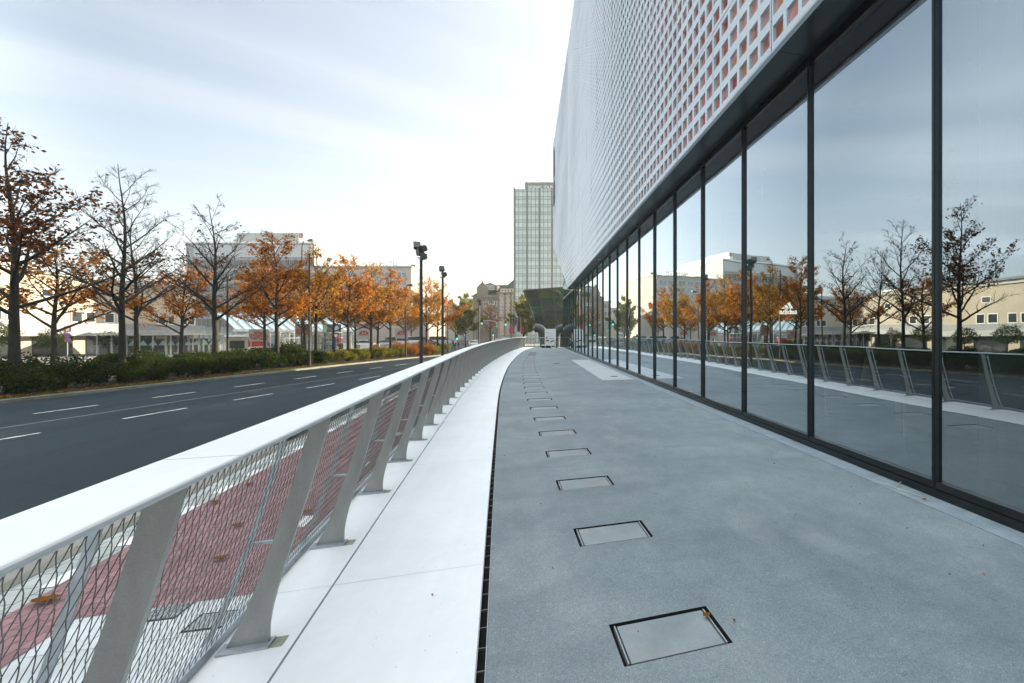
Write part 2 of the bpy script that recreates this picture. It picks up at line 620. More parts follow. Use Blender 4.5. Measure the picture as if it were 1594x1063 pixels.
M['green_leaf'] = leaf_mat('shrub leaves', [(0.0, (0.012, 0.028, 0.006)), (0.6, (0.032, 0.060, 0.012)), (0.93, (0.065, 0.085, 0.018)), (1.0, (0.20, 0.10, 0.02))], 0.35)
M['yellow_leaf'] = leaf_mat('yellow green leaves', [(0.0, (0.06, 0.085, 0.012)), (0.6, (0.16, 0.17, 0.02)), (1.0, (0.34, 0.26, 0.03))], 0.45)
M['rust_leaf'] = leaf_mat('rust leaves', [(0.0, (0.16, 0.07, 0.02)), (1.0, (0.42, 0.18, 0.03))], 0.45)
M['tree_green'] = leaf_mat('tree leaves', [(0.0, (0.10, 0.12, 0.018)), (0.7, (0.26, 0.24, 0.03)), (1.0, (0.45, 0.33, 0.05))], 0.55)
M['dry_leaf'] = leaf_mat('fallen leaves', [(0.0, (0.06, 0.022, 0.010)), (0.5, (0.20, 0.07, 0.016)), (1.0, (0.42, 0.18, 0.035))], 0.2)
M['offwhite'] = mottled('offwhite steel paint', (0.26, 0.265, 0.25), (0.38, 0.38, 0.355), 0.8, 0.5, bump=0.02)
M['grate_steel'] = mottled('zinc grating', (0.22, 0.29, 0.33), (0.34, 0.41, 0.45), 5, 0.5, 0.0, bump=0.05)
M['cream'] = mottled('cream cladding', (0.36, 0.31, 0.23), (0.46, 0.40, 0.30), 0.3, 0.7)
M['white'] = mottled('white paint', (0.66, 0.67, 0.66), (0.80, 0.80, 0.78), 1.0, 0.45, bump=0.02)
M['lightgrey'] = mottled('light grey cladding', (0.36, 0.38, 0.40), (0.46, 0.48, 0.50), 0.2, 0.6)
M['midgrey'] = mottled('grey cladding', (0.20, 0.215, 0.22), (0.27, 0.285, 0.29), 0.2, 0.6)
T_ = NT('slate roof')
M['roof_slate'] = T_.done(T_.bsdf(T_.ramp(T_.noise(0.6, 5), [(0.35, (0.035, 0.045, 0.036)), (0.65, (0.065, 0.075, 0.062))]), 0.95, 0, **{'Specular IOR Level': 0.0}))
M['old_stone'] = mottled('old sandstone', (0.16, 0.135, 0.10), (0.25, 0.21, 0.16), 0.5, 0.85, bump=0.2)
M['warm_stone'] = mottled('warm sandstone', (0.52, 0.36, 0.22), (0.66, 0.48, 0.31), 0.5, 0.8)
M['hotel'] = mottled('hotel brick', (0.34, 0.285, 0.24), (0.43, 0.37, 0.32), 0.3, 0.8)
M['dark_glass'] = mottled('dark window glass', (0.02, 0.025, 0.026), (0.05, 0.058, 0.06), 0.5, 0.06, bump=0)
M['blue_glass'] = mottled('window glass', (0.10, 0.13, 0.15), (0.20, 0.24, 0.26), 0.3, 0.05, 0.35, bump=0)
M['tower_glass'] = mottled('tower glass', (0.50, 0.57, 0.54), (0.64, 0.69, 0.63), 0.25, 0.15, 0.15, bump=0)
M['tower_band'] = mottled('tower spandrel', (0.38, 0.47, 0.45), (0.48, 0.56, 0.53), 0.25, 0.2, 0.15, bump=0)
M['tower_rib'] = mottled('tower rib', (0.13, 0.15, 0.12), (0.18, 0.20, 0.16), 1.0, 0.5)
M['red'] = mottled('red paint', (0.28, 0.03, 0.022), (0.38, 0.045, 0.032), 1, 0.45, bump=0)
M['blue'] = mottled('blue paint', (0.02, 0.09, 0.36), (0.03, 0.14, 0.46), 1, 0.4, bump=0)
M['grey_sign'] = mottled('grey sign panel', (0.30, 0.31, 0.29), (0.38, 0.39, 0.37), 1, 0.5, bump=0)
M['roof_glass'] = mottled('canopy glass', (0.30, 0.40, 0.42), (0.42, 0.52, 0.54), 0.3, 0.12, 0.2, bump=0)
M['tyre'] = mottled('tyre rubber', (0.012, 0.012, 0.012), (0.03, 0.03, 0.03), 20, 0.9)
M['alloy'] = mottled('alloy', (0.4, 0.4, 0.42), (0.6, 0.6, 0.62), 8, 0.3, 0.8, bump=0)
M['skin'] = mottled('skin', (0.46, 0.28, 0.20), (0.58, 0.37, 0.28), 8, 0.55, bump=0)
M['hair'] = mottled('hair', (0.03, 0.02, 0.012), (0.08, 0.05, 0.03), 30, 0.6)
M['cloth_dark'] = mottled('dark cloth', (0.02, 0.024, 0.03), (0.05, 0.055, 0.06), 12, 0.9)
M['cloth_brown'] = mottled('brown cloth', (0.10, 0.06, 0.035), (0.16, 0.10, 0.06), 12, 0.9)
M['cloth_light'] = mottled('pale cloth', (0.40, 0.42, 0.46), (0.55, 0.57, 0.60), 12, 0.9)
M['cloth_red'] = mottled('red cloth', (0.35, 0.05, 0.05), (0.5, 0.09, 0.08), 12, 0.9)
M['yellow'] = mottled('yellow plastic', (0.55, 0.30, 0.03), (0.70, 0.42, 0.05), 4, 0.5, bump=0)
M['glow_white'] = emissive('glow sign white', (0.9, 0.93, 0.88), 1.5)  # glow put into the logo so it reads white in the dark interior
M['lit_green'] = emissive('green signal lens', (0.05, 0.8, 0.5), 0.7)
M['lit_warm'] = emissive('warm lamp', (1.0, 0.75, 0.4), 2.0)

# ------------------------------------------------------------------ plan curves
def interp(tab, t):
    """smooth (Catmull-Rom) table look-up"""
    if t <= tab[0][0]:
        a, b = tab[0], tab[1]
        return a[1] + (b[1] - a[1]) / (b[0] - a[0]) * (t - a[0])
    if t >= tab[-1][0]:
        a, b = tab[-2], tab[-1]
        return b[1] + (b[1] - a[1]) / (b[0] - a[0]) * (t - b[0])
    for i in range(len(tab) - 1):
        if tab[i][0] <= t <= tab[i + 1][0]:
            x1, y1 = tab[i]
            x2, y2 = tab[i + 1]
            x0, y0 = tab[i - 1] if i else (2 * x1 - x2, 2 * y1 - y2)
            x3, y3 = tab[i + 2] if i + 2 < len(tab) else (2 * x2 - x1, 2 * y2 - y1)
            m1, m2 = (y2 - y0) / (x2 - x0), (y3 - y1) / (x3 - x1)
            h = x2 - x1
            s = (t - x1) / h
            return ((2 * s ** 3 - 3 * s * s + 1) * y1 + (s ** 3 - 2 * s * s + s) * h * m1
                    + (-2 * s ** 3 + 3 * s * s) * y2 + (s ** 3 - s * s) * h * m2)


DRAIN = [(-8, 0.30), (-4, 0.11), (0, -0.10), (2.1, -0.215), (4.34, -0.345), (7.8, -0.53), (11.65, -0.72), (14.4, -0.81),
         (18.9, -0.895), (22.5, -0.91), (26.1, -0.87), (34.6, -0.66), (42.4, -0.27), (48.9, 0.32), (52, 0.72)]
KERB = [(-30, -29.0), (0, -24.6), (10, -22.6), (22, -19.9), (26, -18.9), (30.7, -17.7), (38, -16.0), (44, -14.4), (50, -12.6), (56, -10.4), (62, -8.2), (70, -5.6)]


def drain(t):
    return interp(DRAIN, t)


def kerb(t):
    return interp(KERB, t)


def frame(t, f=drain):
    e = 0.05
    p = Vector((f(t), t, 0))
    tan = Vector((f(t + e) - f(t - e), 2 * e, 0)).normalized()
    nrm = Vector((tan.y, -tan.x, 0))
    return p, tan, nrm


def off(t, o, z=0.0, f=drain):
    p, tan, n = frame(t, f)
    q = p + n * o
    return Vector((q.x, q.y, z))


def steps(a, b, d):
    n = max(1, int(round((b - a) / d)))
    return [a + (b - a) * i / n for i in range(n + 1)]


def strip(name, t0, t1, o0, o1, z, mat, f=drain, d=1.0, thick=None, label=None):
    mb = MB()
    ts = steps(t0, t1, d)
    if thick is None:
        mb.grid([[off(t, o0, z, f), off(t, o1, z, f)] for t in ts])
        mb.f = [tuple(reversed(q)) for q in mb.f] if (o1 < o0) else mb.f
    else:
        mb.grid([[off(t, o0, z - thick, f), off(t, o0, z, f), off(t, o1, z, f), off(t, o1, z - thick, f)] for t in ts], close=True)
        for t in (ts[0], ts[-1]):
            mb.face(off(t, o0, z - thick, f), off(t, o0, z, f), off(t, o1, z, f), off(t, o1, z - thick, f))
    o = mb.build(name, mat, fix=True)
    return set_props(o, label, None, None, 'structure')


T_END = 51.6
T_BEG = -8.0
ROAD_Z, PATH_Z = -1.1, -1.0

# ------------------------------------------------------------------ setting
g = MB()
g.face((-1500, -600, -1.16), (1500, -600, -1.16), (1500, 2500, -1.16), (-1500, 2500, -1.16))
set_props(g.build('ground', M['plaza']), kind='structure')

strip('road', -30, 70, 0.18, 15.6, ROAD_Z, M['asphalt'], kerb, 2.0)
# far junction and the street beyond it
jn = MB()
jn.face((-60, 66, -1.108), (40, 66, -1.108), (30, 84, -1.108), (-60, 84, -1.108))
jn.face((-26, 84, -1.108), (-6, 84, -1.108), (-36, 420, -1.108), (-56, 420, -1.108))
set_props(jn.build('junction_road', M['asphalt']), kind='structure')
bk = MB()
bk.grid([[off(t, -4.28, PATH_Z + 0.004), off(t, -3.62, PATH_Z + 0.004)] for t in steps(T_BEG, 5.2, 0.8)])
bk.grid([[off(t, -4.28, PATH_Z + 0.004), off(t, -2.30, PATH_Z + 0.004)] for t in steps(5.2, 56, 0.8)])
set_props(bk.build('bike_path', M['red_paver'], fix=True), kind='structure')
strip('pavement', T_BEG, 56, -4.70, -1.2, PATH_Z, M['white_slab'], d=1.0)
strip('paver_strip', T_BEG, 56, -4.70, -4.28, PATH_Z + 0.004, M['grey_paver'], d=1.0)
strip('gutter_strip', T_BEG, 56, -2.02, -1.34, PATH_Z + 0.004, M['grey_paver'], d=1.0)
strip('verge', -30, 66, -6.5, -0.02, ROAD_Z + 0.12, M['soil'], kerb, 2.0)
strip('verge_turf', -30, 66, -0.95, -0.01, ROAD_Z + 0.13, mottled('turf', (0.02, 0.045, 0.01), (0.06, 0.08, 0.02), 3, 0.9), kerb, 2.0)
strip('kerb', -30, 66, 0.0, 0.18, ROAD_Z + 0.13, M['kerbstone'], kerb, 1.0, thick=0.2)
strip('near_kerb', T_BEG, 56, -4.86, -4.70, PATH_Z + 0.01, M['kerbstone'], d=1.0, thick=0.3)

# painted markings: dashes are separate strips of paint, all one sheet of road paint
mk = MB()
ROADOFF = {'a': 4.35, 'c': 8.55}


def dash(o, t0, t1, w=0.11):
    ts = steps(t0, t1, 0.6)
    mk.grid([[off(t, o - w / 2, ROAD_Z + 0.004, kerb), off(t, o + w / 2, ROAD_Z + 0.004, kerb)] for t in ts])


for k in range(-8, 12):
    dash(4.35, 19.75 + 3.62 * k, 21.5 + 3.62 * k)
    dash(8.35, 15.05 + 3.85 * k, 17.0 + 3.85 * k)
set_props(mk.build('lane_markings', M['paint'], fix=True), kind='structure')
ln = MB()
ts = steps(-25, 66, 1.0)
ln.grid([[off(t, 6.42, ROAD_Z + 0.004, kerb), off(t, 6.50, ROAD_Z + 0.004, kerb)] for t in ts])
set_props(ln.build('road_seam', M['worn'], fix=True), kind='structure')
# white blocks along the cycle path
wb = MB()
for k in range(0, 60):
    t = -4 + k * 0.9
    for o in (-4.43, -2.6):
        pts = [off(t, o, PATH_Z + 0.012), off(t, o + 0.15, PATH_Z + 0.012), off(t + 0.38, o + 0.15, PATH_Z + 0.012), off(t + 0.38, o, PATH_Z + 0.012)]
        if o < -4 or (k % 3 == 0 and t > 5.3):
            wb.face(*pts)
set_props(wb.build('path_marking_blocks', M['white'], fix=True), kind='structure')

# ------------------------------------------------------------------ raised walkway
U_GR = 3.615          # outer edge of the grating at the foot of the glass
U_PL = 3.865          # plinth face
HATCH_T = [2.0 + 1.222 * k for k in range(-3, 30)]
brk = []
for t in HATCH_T:
    brk += [t, t + 0.315]
brk = sorted(set(brk + steps(T_BEG, T_END, 0.9)))
dk = MB()
offs = [0.025, 0.66, 1.245, 1.9, None]


def dpt(t, o, z=0.0):
    return Vector((U_GR - 0.006, t, z)) if o is None else off(t, o, z)


for i in range(len(brk) - 1):
    a, b = brk[i], brk[i + 1]
    if b - a < 1e-4:
        continue
    mid = (a + b) / 2
    inh = any(h < mid < h + 0.315 for h in HATCH_T)
    for j in range(4):
        if j == 1 and inh:
            p = [dpt(a, offs[1]), dpt(a, offs[2]), dpt(b, offs[2]), dpt(b, offs[1])]
            q = [v - Vector((0, 0, 0.05)) for v in p]
            dk.mi = 1
            dk.face(*q)
            if min(abs(a - h) for h in HATCH_T) < 1e-3:
                dk.face(p[0], p[1], q[1], q[0])
            if min(abs(b - h - 0.315) for h in HATCH_T) < 1e-3:
                dk.face(p[2], p[3], q[3], q[2])
            dk.face(p[1], p[2], q[2], q[1])
            dk.face(p[3], p[0], q[0], q[3])
            dk.mi = 0
            continue
        dk.face(dpt(a, offs[j]), dpt(a, offs[j + 1]), dpt(b, offs[j + 1]), dpt(b, offs[j]))
dk.mi = 0
# end wall of the walkway
dk.face(dpt(T_END, 0.025, -1.15), dpt(T_END, None, -1.15), dpt(T_END, None), dpt(T_END, 0.025))
set_props(dk.build('walkway', [M['deck'], M['void']]), kind='structure')

strip('walkway_edge', T_BEG, T_END, -0.925, -0.025, 0.0, M['concrete'], d=0.8, thick=0.25)
strip('walkway_curb', T_BEG, T_END, -1.33, -0.938, 0.0, M['concrete'], d=0.8, thick=1.12)
strip('joint_bed', T_BEG, T_END, -0.95, -0.915, -0.03, M['void'], d=0.8)

jt = MB()
for k in range(-2, 20):
    t = 0.55 + 2.62 * k
    for o0, o1 in ((-1.27, -0.94), (-0.924, -0.026)):
        jt.face(off(t, o0, 0.0012), off(t, o1, 0.0012), off(t + 0.003, o1, 0.0012), off(t + 0.003, o0, 0.0012))
for t in HATCH_T:
    if t > 10.5:
        a_, b_ = t + 0.02, t + 0.05
        jt.face(off(a_, 0.03, 0.0012), off(b_, 0.655, 0.0012), off(b_ + 0.008, 0.655, 0.0012), off(a_ + 0.008, 0.03, 0.0012))
for t in (11.9, 19.3, 26.7, 34.1, 41.5):
    jt.face((drain(t) + 1.3, t, 0.0012), (2.45, t + 0.03, 0.0012), (2.45, t + 0.037, 0.0012), (drain(t) + 1.3, t + 0.007, 0.0012))
set_props(jt.build('walkway_joints', mottled('fine joint', (0.30, 0.32, 0.32), (0.52, 0.54, 0.54), 6, 0.8)), kind='structure')
# drain channel with its rungs, and grating along the glass
dr = thing('slot_drain', 'narrow black slot drain with steel edges running between the white and grey paving', 'drain', (drain(10), 10, 0))
ch = MB()
ts = steps(T_BEG, T_END, 0.6)
ch.grid([[off(t, -0.024, -0.002), off(t, -0.024, -0.09), off(t, 0.024, -0.09), off(t, 0.024, -0.002)] for t in ts])
ch.build('channel', M['void'], dr, world=True, fix=True)
ed = MB()
for o in (-0.0235, 0.0195):
    ed.grid([[off(t, o, -0.03), off(t, o, 0.001), off(t, o + 0.004, 0.001), off(t, o + 0.004, -0.03)] for t in ts], close=True)
ed.build('edge_rail', M['galv'], dr, world=True, fix=True)
rg = MB()
t = T_BEG + 0.1
while t < T_END:
    p, tan, n = frame(t)
    rg.obox(p + Vector((0, 0, -0.016)), n * 0.024, tan * 0.003, Vector((0, 0, 0.006)))
    t += 0.16
rgo = rg.build('grate_bars', M['wire'], dr, world=True)
rgo['kind'] = 'stuff'

gr = thing('drain_grating', 'strip of pale steel grating at the foot of the glass wall', 'grating', (U_GR + 0.1, 20, 0))
gb = MB()
gb.box(U_GR, T_BEG, -0.05, U_GR + 0.006, T_END, 0.003)
gb.box(U_PL - 0.012, T_BEG, -0.05, U_PL - 0.006, T_END, 0.003)
gb.build('edge_rail', M['galv'], gr, world=True)
gs = MB()
t = T_BEG
while t < T_END - 0.03:
    w = 0.016 if t < 14 else 0.03
    gs.box(U_GR + 0.007, t, -0.02, U_PL - 0.013, t + w * 0.78, 0.0)
    t += w
for u in (U_GR + 0.06, U_GR + 0.12, U_GR + 0.18):
    gs.box(u, T_BEG, -0.016, u + 0.012, T_END, 0.0015)
gs.build('slats', M['grate_steel'], gr, world=True)
gv = MB()
gv.face((U_GR + 0.007, T_BEG, -0.06), (U_PL - 0.013, T_BEG, -0.06), (U_PL - 0.013, T_END, -0.06), (U_GR + 0.007, T_END, -0.06))
gv.build('tray', M['void'], gr, world=True)

# pale slab let into the deck in front of the doors
sl = MB()
sl.hexa([(2.48, 14.7, -0.02), (3.60, 14.7, -0.02), (3.60, 26.2, -0.02), (2.52, 26.2, -0.02),
         (2.48, 14.7, 0.005), (3.60, 14.7, 0.005), (3.60, 26.2, 0.005), (2.52, 26.2, 0.005)])
set_props(sl.build('threshold_slab', M['slab']), kind='structure')

# floor hatches
M['lid'] = mottled('hatch lid', (0.21, 0.24, 0.25), (0.32, 0.35, 0.355), 2.2, 0.5, 0.1, bump=0.06, bdist=0.003, fine=40)
T = NT('hatch lid plate')
oi = T.add('ShaderNodeObjectInfo').outputs['Random']
tco = T.add('ShaderNodeTexCoord').outputs['Object']
cmb = T.add('ShaderNodeCombineXYZ', {'X': T.math('MULTIPLY', oi, 37.0), 'Y': T.math('MULTIPLY', oi, 91.0), 'Z': 0.0})
vadd = T.add('ShaderNodeVectorMath', {0: tco, 1: cmb.outputs[0]}, operation='ADD').outputs[0]
na = T.noise(3.0, 6, 0.65, vec=vadd)
nb2 = T.noise(70, 3, 0.6, vec=vadd)
lc = T.ramp(T.math('ADD', T.math('MULTIPLY', na, 0.8), T.math('MULTIPLY', nb2, 0.2)), [(0.33, (0.18, 0.225, 0.24)), (0.5, (0.235, 0.28, 0.295)), (0.68, (0.30, 0.34, 0.345))])
rs_ = T.ramp(T.noise(1.6, 4, 0.6, vec=vadd), [(0.52, (0, 0, 0)), (0.7, (0.35, 0.35, 0.35))])
lc = T.mix(rs_, lc, (0.30, 0.25, 0.19))
M['lid_plate'] = T.done(T.bsdf(lc, T.math('ADD', T.math('MULTIPLY', na, 0.3), 0.38), 0.0, T.bump(nb2, 0.05, 0.003)))
H0 = thing('floor_hatch', 'rectangular steel lidded hatch set flush in the grey walkway, in a row along the slot drain', 'hatch', group='steel floor hatches along the walkway')
lid = MB()
lid.box(-0.252, -0.143, -0.02, 0.252, 0.136, -0.004)
lid.build('lid', M['lid_plate'], H0)
for sx in (-1, 1):
    fb = MB()
    fb.box(sx * 0.262, -0.145, -0.03, sx * 0.269, 0.14, 0.0)
    fb.build('frame_bar', M['galv'], H0)
ORD = ['nearest', 'second nearest', 'third nearest', 'fourth nearest', 'fifth nearest', 'sixth nearest', 'seventh nearest', 'eighth nearest']
k2 = 0
first = True
for t in HATCH_T:
    if t < 1.5 or t > 32:
        continue
    p, tan, n = frame(t + 0.157)
    c = p + n * 0.9525
    rz = math.atan2(tan.y, tan.x) - PI / 2
    lab = ('rectangular steel floor hatch beside the slot drain, %s of the row' % ORD[k2]) if k2 < 8 else 'small far floor hatch in the walkway, beyond the first eight of the row'
    o = H0 if first else dup(H0)
    o.location = c
    o.rotation_euler = (0, 0, rz)
    set_props(o, lab, None, 'steel floor hatches along the walkway')
    first = False
    k2 += 1

# ------------------------------------------------------------------ railing
RAIL = thing('railing', 'long curved railing of inward leaning steel posts and wire mesh under a wide white coping', 'railing', (drain(2.68) - 1.14, 2.68, 0))
POST_T = [2.68 + 1.115 * k for k in range(-7, 44)]
CAPSEC = [T_BEG]
x = 1.70 - 2.65 * 3
while x < T_END - 1:
    if x > T_BEG + 0.5:
        CAPSEC.append(x)
    x += 2.65
CAPSEC.append(T_END)
capprof = []
c0, c1, z0, z1 = -0.930, -0.712, 1.184, 1.206
for (cx_, cz_, a0) in ((c1 - 0.011, z1 - 0.011, 0), (c0 + 0.011, z1 - 0.011, 90), (c0 + 0.011, z0 + 0.011, 180), (c1 - 0.011, z0 + 0.011, 270)):
    for a in (0, 30, 60, 90):
        capprof.append((cx_ + 0.011 * math.cos(R(a0 + a)), cz_ + 0.011 * math.sin(R(a0 + a))))
for a, b in zip(CAPSEC[:-1], CAPSEC[1:]):
    mb = MB()
    rows = [[off(t, o, z) for o, z in capprof] for t in steps(a + 0.003, b - 0.003, 0.45)]
    mb.grid(rows, close=True)
    mb.face(*rows[0])
    mb.face(*rows[-1])
    mb.build('coping', M['cap'], RAIL, world=True, fix=True)
# under rail
mb = MB()
mb.grid([[off(t, o, z) for o, z in ((-0.905, 1.150), (-0.905, 1.1805), (-0.865, 1.1805), (-0.865, 1.150))] for t in steps(T_BEG, T_END, 0.5)], close=True)
mb.build('under_rail', M['black'], RAIL, world=True, fix=True)
mb = MB()
mb.grid([[off(t, o, z) for o, z in ((-1.325, 0.002), (-1.325, 0.045), (-1.285, 0.045), (-1.285, 0.002))] for t in steps(T_BEG, T_END, 0.5)], close=True)
mb.build('bottom_rail', M['galv'], RAIL, world=True, fix=True)


# plate posts: silhouette across the rail, thickness along it
def post_prof():
    inner, outer = [], []
    for i in range(15):
        w = i / 14
        z = 0.012 + w * 1.1685
        cen = -1.155 + (1 - (1 - w) ** 1.12) * 0.335
        half = 0.045 + 0.040 * math.exp(-w * 9.0) - 0.004 * w
        inner.append((cen + half + (0.012 * math.exp(-w * 9)), z))
        outer.append((cen - half, z))
    return inner, outer


PIN, POUT = post_prof()
pm = MB()
hw = 0.011
for sgn in (-1, 1):
    for i in range(14):
        q = [(PIN[i][0], sgn * hw, PIN[i][1]), (PIN[i + 1][0], sgn * hw, PIN[i + 1][1]), (POUT[i + 1][0], sgn * hw, POUT[i + 1][1]), (POUT[i][0], sgn * hw, POUT[i][1])]
        pm.face(*q)
for prof in (PIN, POUT):
    for i in range(14):
        pm.face((prof[i][0], -hw, prof[i][1]), (prof[i][0], hw, prof[i][1]), (prof[i + 1][0], hw, prof[i + 1][1]), (prof[i + 1][0], -hw, prof[i + 1][1]))
pm.face(*[(PIN[-1][0], -hw, PIN[-1][1]), (PIN[-1][0], hw, PIN[-1][1]), (POUT[-1][0], hw, POUT[-1][1]), (POUT[-1][0], -hw, POUT[-1][1])])
bp = MB()
bp.box(-1.262, -0.055, 0.001, -1.040, 0.03, 0.012)
bp.mi = 1
bp.box(-1.039, -0.05, 0.0005, -0.985, 0.03, 0.004)
ob = MB()
# slim outer strap behind the mesh, tied by two brackets
for i in range(14):
    a, b = POUT[i], POUT[i + 1]
    ob.hexa([(a[0] - 0.128, 0.03, a[1]), (a[0] - 0.10, 0.03, a[1]), (a[0] - 0.10, 0.036, a[1]), (a[0] - 0.128, 0.036, a[1]),
             (b[0] - 0.128, 0.03, b[1]), (b[0] - 0.10, 0.03, b[1]), (b[0] - 0.10, 0.036, b[1]), (b[0] - 0.128, 0.036, b[1])])
for i in (6, 13):
    a = POUT[i]
    ob.box(a[0] - 0.105, 0.012, a[1] - 0.006, a[0] + 0.012, 0.03, a[1] + 0.006)
grout = mottled('dirty grout', (0.22, 0.22, 0.17), (0.38, 0.38, 0.31), 12, 0.8)
P0 = pm.build('post', M['steel'], RAIL, fix=True)
B0 = bp.build('base_plate', [M['galv'], grout], P0)
S0 = ob.build('outer_strap', M['galv'], P0, fix=True)
rinv = RAIL.matrix_basis.inverted()
first = True
for t in POST_T:
    if t < T_BEG + 0.2 or t > T_END - 0.2:
        continue
    p, tan, n = frame(t)
    o = P0 if first else dup(P0, parent=RAIL)
    o.location = rinv @ p
    o.rotation_euler = (0, 0, math.atan2(tan.y, tan.x) - PI / 2)
    first = False

# wire mesh


def mesh_pt(s, w):
    """w 0..1 up the leaning mesh plane; plane passes the outer edge of the posts"""
    o = -1.30 + (1 - (1 - w) ** 1.1) * 0.37
    return off(s, o, 0.03 + 1.145 * w)


SEC = [(T_BEG, -0.5, 1), (-0.5, 2.7, 3), (2.7, 6.0, 3), (6.0, 12.0, 2), (12.0, 24.0, 1), (24.0, T_END, 0)]
DEL = 0.40
pitch = 0.040
for a, b, lod in SEC:
    mb = MB()
    s = a
    while s < b - 1e-6:
        for dirn in (-1, 1):
            if lod == 3:
                nseg = 44 if dirn < 0 else 8
                rad, sides = 0.00165, 4
            elif lod == 2:
                nseg, rad, sides = (22 if dirn < 0 else 5), 0.0017, 3
            elif lod == 1:
                nseg, rad, sides = 4, 0.0019, 3
            else:
                nseg, rad, sides = 3, 0.0021, 3
            path = []
            for i in range(nseg + 1):
                w = i / nseg
                ss = s + dirn * DEL * (w - 0.5) * 1.0
                if ss < T_BEG or ss > T_END:
                    continue
                q = mesh_pt(ss, w)
                if dirn < 0 and lod >= 2:
                    q = q + frame(ss)[1] * (0.0032 * math.sin(PI * (i if lod == 3 else 2 * i) * 0.5 * (1 if lod == 3 else 0.5) + 0.4))
                    q = q + Vector((0.0025 if dirn < 0 else -0.0012, 0, 0))
                path.append(q)
            if len(path) > 1:
                mb.tube(path, rad, sides, caps=False)
        s += pitch
    mb.build('wire_mesh', M['wire'], RAIL, world=True, smooth=True)

# ------------------------------------------------------------------ the museum
MUS = thing('museum_building', 'long modern museum with mirrored glass ground floor under a white perforated metal front', 'building', (3.9, 20, 0))
SP = 1.965
T_M0 = 3.49
N0, N1 = -5, 24
U_GL = 3.93
GZ0, GZ1 = 0.150, 5.55
U_SK = 3.30
Z_TOP = 26.3
T_SK0, T_SK1 = T_M0 + N0 * SP, 57.0

mb = MB()
mb.box(U_PL, T_SK0, -0.05, U_PL + 0.2, T_M0 + N1 * SP, 0.075)
mb.build('plinth', M['black'], MUS, world=True)
mb = MB()
mb.box(U_PL + 0.022, T_SK0, 0.078, U_PL + 0.16, T_M0 + N1 * SP, GZ0)
mb.build('sill_frame', M['black'], MUS, world=True)
mb = MB()
mb.box(U_PL + 0.022, T_SK0, GZ1 - 0.14, U_PL + 0.16, T_M0 + N1 * SP, GZ1 - 0.003)
mb.build('head_frame', M['black'], MUS, world=True)

rnd = random.Random(5)
mu0 = None
for k in range(N0, N1 + 1):
    t = T_M0 + k * SP
    if mu0 is None:
        mb = MB()
        mb.box(-0.045, -0.018, 0, 0.10, 0.018, GZ1 - 0.004 - 0.078)
        mb.mi = 1
        mb.box(-0.052, -0.012, 0.002, -0.046, 0.012, GZ1 - 0.09)
        mu0 = mb.build('mullion', [M['mullion'], M['black']], MUS)
        o = mu0
    else:
        o = dup(mu0, parent=MUS)
    o.location = (U_GL - 3.9, t - 20, 0.0775)
for k in range(N0, N1):
    t = T_M0 + k * SP
    tilt = rnd.uniform(-0.0011, 0.0011)
    tip = rnd.uniform(-0.0008, 0.0008)
    w0, w1 = tilt * SP / 2, -tilt * SP / 2
    hgt = GZ1 - GZ0
    mb = MB()
    mb.face((U_GL + w0 + tip * hgt, t + 0.02, GZ1 - 0.14), (U_GL + w1 + tip * hgt, t + SP - 0.02, GZ1 - 0.14), (U_GL + w1, t + SP - 0.02, GZ0), (U_GL + w0, t + 0.02, GZ0))
    mb.build('glass_pane', M['glass'], MUS, world=True)
# dark rubber line round the panes: a slim inner reveal
mb = MB()
for k in range(N0, N1):
    t = T_M0 + k * SP
    mb.box(U_GL + 0.012, t + 0.0185, GZ0, U_GL + 0.05, t + 0.05, GZ1 - 0.14)
    mb.box(U_GL + 0.012, t + SP - 0.05, GZ0, U_GL + 0.05, t + SP - 0.0185, GZ1 - 0.14)
mb.build('pane_edge', M['black'], MUS, world=True)

# soffit in panels with open joints
mb = MB()
for k in range(N0, 18):
    t = T_M0 + k * SP
    t1 = min(t + SP - 0.004, 39.0)
    mb.box(U_SK + 0.075, t + 0.004, GZ1, U_PL + 0.35, t1, GZ1 + 0.03)
mb.build('soffit', M['soffit'], MUS, world=True)
# upper volume behind the skin; its far end is undercut, rising away from the glass


def bottom(t):
    return GZ1 + max(0.0, t - 37.2) * 0.372


t_b = mottled('inner wall print', (0.5, 0.1, 0.1), (0.5, 0.2, 0.1))
T = NT('printed inner wall')
tcv = T.add('ShaderNodeTexCoord').outputs['Object']
mpv = T.add('ShaderNodeMapping', {'Vector': tcv, 'Scale': (1, 0.55, 0.16)})
vv = T.add('ShaderNodeTexVoronoi', {'Vector': mpv.outputs[0], 'Scale': 1.0})
nn = T.noise(0.28, 3, 0.5, mapscale=(1, 1, 0.3))
mixv = T.math('ADD', T.math('MULTIPLY', T.add('ShaderNodeSeparateColor', {'Color': vv.outputs['Color']}).outputs[0], 0.45), T.math('MULTIPLY', nn, 0.6))
ny_ = T.add('ShaderNodeMapRange', {'Value': T.add('ShaderNodeSeparateXYZ', {'Vector': tcv}).outputs[1], 'From Min': -20.0, 'From Max': -9.0, 'To Min': 0.26, 'To Max': 0.0}).outputs[0]
mixv = T.math('SUBTRACT', mixv, ny_)
pc = T.ramp(mixv, [(0.15, (0.85, 0.50, 0.45)), (0.34, (0.85, 0.26, 0.20)), (0.46, (0.72, 0.14, 0.09)), (0.58, (0.88, 0.42, 0.36)),
                   (0.66, (0.62, 0.34, 0.12)), (0.78, (0.85, 0.45, 0.07)), (0.92, (0.55, 0.42, 0.44))])
n3 = T.noise(2.6, 3, 0.5, mapscale=(1, 1.6, 0.5))
pc = T.mix(T.ramp(n3, [(0.48, (0, 0, 0)), (0.68, (0.5, 0.5, 0.5))]), pc, (0.85, 0.68, 0.66))
n5 = T.noise(3.4, 2, 0.5, mapscale=(1, 1, 0.8))
